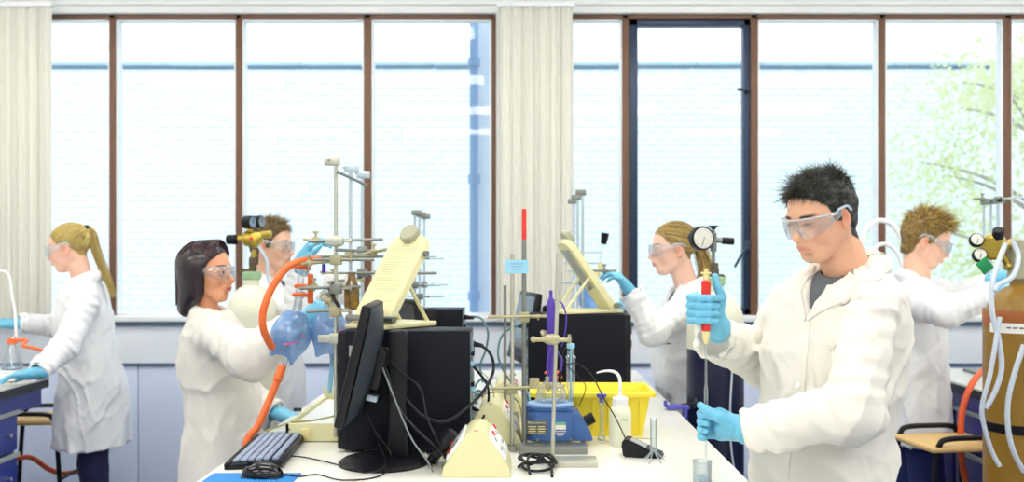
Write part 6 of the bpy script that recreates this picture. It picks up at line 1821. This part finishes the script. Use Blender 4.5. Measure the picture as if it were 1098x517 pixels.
S1, E1, W1 = A_(226, 357, 3.34), A_(268, 384, 3.17), A_(322, 345, 3.22)
S2, E2, W2 = A_(236, 356, 3.61), A_(262, 425, 3.60), A_(297, 442, 3.50)
Fb = pb.coat(prof, R(-8), [dict(pts=(S1, E1, W1), r=(.066, .074, .052), wr=1.1), dict(pts=(S2, E2, W2), r=(.060, .056, .044))], .55, step=.0062, seed=8,
             neck=(A_(222, 325, 3.47), A_(224, 352, 3.475), .052, .044), fold=.0065, wr=.006)
open_hand('glove', W1 + np.array([.004, 0, .004]), (.55, .1, .4), (-.3, -.8, .3), -1, pb.root, curl=(30, 40, 30), step=.0035, cuff=.03, size=.85)
open_hand('glove', W2 + np.array([.0, 0, -.002]), (1, -.4, -.22), (0, 0, 1), 1, pb.root, curl=(25, 40, 25), step=.0035, cuff=.03, size=.9)
pb.legs([(-1.06, 3.56, .8), (-1.05, 3.40, .8)], [(-1.07, 3.57, .06), (-1.05, 3.39, .06)], M['navy_trousers'], r=(.085, .06, .045), shoe_dir=(1, 0))

# ================================================================== man behind the cream cylinder
pc = Person('brown-haired man in goggles reaching up behind the cream gas cylinder', (-1.22, 4.65))
h = Head(A_(291, 263, 4.6), R(-8), R(4), .98)
pc.body(h, A_(287, 301, 4.62), .085, step=.0038, col=skin_col(h, (232, 184, 156), (92, 70, 44), men_mask, stubble=.15, la=.5))
eyes(h, pc.root); goggles(h, pc.root)
M['hair_brown'] = hair_mat('light_brown_hair', (84, 64, 38), (190, 160, 98), .5)
short_hair(h, M['hair_brown'], pc.root, n=1500, length=.03, up=.4, fwd=.5, seed=6, curl=.3, w=.0018, base_r=(.106, .081, .092))
prof = [(1.40, -1.235, 4.63, .055, .08), (1.37, -1.23, 4.635, .085, .135), (1.32, -1.225, 4.64, .105, .18), (1.2, -1.22, 4.65, .12, .185), (1.05, -1.215, 4.65, .125, .175), (.85, -1.21, 4.65, .14, .19), (.55, -1.21, 4.65, .16, .21)]
S1, E1, W1 = A_(292, 323, 4.47), A_(318, 340, 4.25), A_(321, 284, 4.22)
S2, E2, W2 = A_(296, 318, 4.80), A_(330, 345, 4.72), A_(352, 318, 4.62)
pc.coat(prof, R(-5), [dict(pts=(S1, E1, W1), r=(.068, .066, .05)), dict(pts=(S2, E2, W2), r=(.066, .06, .05))], .6, step=.008, seed=12, m=M['coat_cool'], neck=(A_(288, 288, 4.62), A_(287, 312, 4.63), .058, .05), fold=.006,
        vneck=(1.25, 1.39, .04, .02))
pc.shirt([(z, x, y, a - .012, b - .012) for z, x, y, a, b in prof[:5]], R(-5), M['tee_navy'], neck=(A_(288, 288, 4.62), A_(287, 308, 4.63), .058, .05))
open_hand('glove', W1 + np.array([.0, 0, .004]), (.48, -.1, .85), (-.75, -.25, .4), -1, pc.root, curl=(38, 38, 26), step=.004, cuff=.04, size=1.12)
open_hand('glove', W2 + np.array([.0, 0, .004]), (.8, -.1, .4), (-.3, -.2, .8), 1, pc.root, curl=(30, 40, 30), step=.0045, cuff=.04, size=.95)
pc.legs([(-1.21, 4.74, .82), (-1.21, 4.56, .82)], [(-1.21, 4.75, .06), (-1.21, 4.55, .06)], M['dark_trousers'], shoe_dir=(1, 0))

# ================================================================== ponytailed woman in the centre
pd = Person('fair-haired woman with a low ponytail and lab coat raising a dropper at the bench end', (.80, 4.33))
h = Head(A_(722, 267, 4.3), R(184), R(3), .98, fem=True)
pd.body(h, A_(737, 308, 4.33), .08, step=.0038, col=skin_col(h, (246, 200, 178), (150, 122, 70), tied_mask), nr=(.045, .05))
eyes(h, pd.root); goggles(h, pd.root)
M['hair_honey'] = hair_mat('honey_hair', (120, 92, 44), (222, 194, 118), .42)
tied_hair(h, M['hair_honey'], pd.root, (-.112, 0, .010), [A_(750, 268, 4.32), A_(755, 282, 4.32), A_(757, 296, 4.33), A_(752, 308, 4.33), A_(756, 318, 4.34)], seed=8, tail_w=.034, curl=.003)
MB().sphere(h.w((-.113, 0, .01)), .014, n=14).build('hair_tie', M['black'], pd.root)
prof = [(1.365, .762, 4.335, .052, .078), (1.33, .765, 4.335, .082, .125), (1.28, .76, 4.335, .105, .158), (1.18, .735, 4.335, .135, .165), (1.08, .725, 4.335, .128, .158), (.98, .735, 4.335, .130, .165), (.86, .775, 4.335, .145, .18), (.6, .80, 4.34, .165, .2)]
S1, E1, W1 = A_(737, 328, 4.19), A_(701, 356, 4.05), A_(676, 313, 4.06)
S2, E2, W2 = A_(732, 324, 4.48), A_(700, 352, 4.50), A_(690, 330, 4.45)
Fd = pd.coat(prof, R(184), [dict(pts=(S1, E1, W1), r=(.066, .066, .052)), dict(pts=(S2, E2, W2), r=(.062, .056, .048))], .55, step=.0078, seed=21, m=M['coat_cool'], neck=(A_(730, 292, 4.325), A_(738, 318, 4.335), .054, .046), fold=.006,
             vneck=(1.20, 1.35, .045, .02))
pd.shirt([(z, x, y, a - .012, b - .012) for z, x, y, a, b in prof[:6]], R(184), M['tee_navy'], neck=(A_(730, 292, 4.325), A_(738, 316, 4.335), .054, .046))
open_hand('glove', W1 + np.array([0, 0, .002]), (-.55, -.1, .75), (.7, -.2, .7), -1, pd.root, curl=(38, 40, 20), step=.0038, cuff=.035, size=.9)
open_hand('glove', W2 + np.array([0, 0, 0]), (-.8, .1, .3), (.3, -.2, .8), 1, pd.root, curl=(30, 40, 30), step=.0045, cuff=.035, size=.88)
q, n_ = onto(Fd, A_(709, 373, 4.16), .003); MB().box(q, (.028, .004, .006), bev=.001).build('pocket_mark', M['ink'], pd.root)
pd.legs([(.80, 4.42, .8), (.80, 4.26, .8)], [(.81, 4.43, .06), (.80, 4.25, .06)], M['navy_trousers'], r=(.085, .06, .045), shoe_dir=(-1, 0))

# ================================================================== fair-haired young man on the right
pe = Person('fair-haired young man in lab coat and jeans reaching towards the ochre cylinder', (1.82, 4.42))
h = Head(A_(993, 258, 4.38), R(-18), R(20), 1.0)
pe.body(h, A_(982, 302, 4.40), .085, step=.0038, col=skin_col(h, (246, 198, 170), (150, 118, 60), men_mask, stubble=.05, la=.5))
eyes(h, pe.root); goggles(h, pe.root)
M['hair_fair'] = hair_mat('fair_hair', (112, 84, 34), (232, 200, 106), .5)
short_hair(h, M['hair_fair'], pe.root, n=1600, length=.038, up=.75, fwd=.5, seed=13, curl=.5, w=.0019, base_r=(.108, .084, .096), quiff=.3)
prof = [(1.40, 1.83, 4.41, .056, .082), (1.37, 1.83, 4.415, .088, .138), (1.32, 1.832, 4.42, .108, .18), (1.22, 1.845, 4.42, .122, .185), (1.1, 1.85, 4.42, .122, .175), (.95, 1.845, 4.42, .128, .178), (.8, 1.84, 4.42, .145, .19), (.64, 1.84, 4.42, .158, .2)]
S1, E1, W1 = A_(972, 322, 4.27), A_(1018, 334, 4.02), A_(1066, 315, 3.95)
S2, E2, W2 = A_(992, 312, 4.58), A_(1030, 318, 4.40), A_(1072, 298, 4.25)
pe.coat(prof, R(-12), [dict(pts=(S1, E1, W1), r=(.072, .068, .052)), dict(pts=(S2, E2, W2), r=(.068, .062, .052))], .6, step=.0078, seed=31, m=M['coat_cool'], neck=(A_(985, 288, 4.39), A_(982, 315, 4.41), .058, .052), fold=.0065)
open_hand('glove', W1 + np.array([.004, 0, .004]), (.9, -.1, .3), (-.2, -.6, .7), -1, pe.root, curl=(30, 40, 30), step=.0045, cuff=.04, size=1.0)
open_hand('glove', W2 + np.array([.004, 0, .004]), (.9, -.1, .3), (-.2, -.2, .8), 1, pe.root, curl=(30, 40, 30), step=.0045, cuff=.04, size=1.0)
pe.legs([(1.83, 4.49, .80), (1.83, 4.35, .80)], [(1.82, 4.53, .06), (1.84, 4.32, .06)], M['jeans'], r=(.082, .078, .068), shoe_dir=(1, -.2))
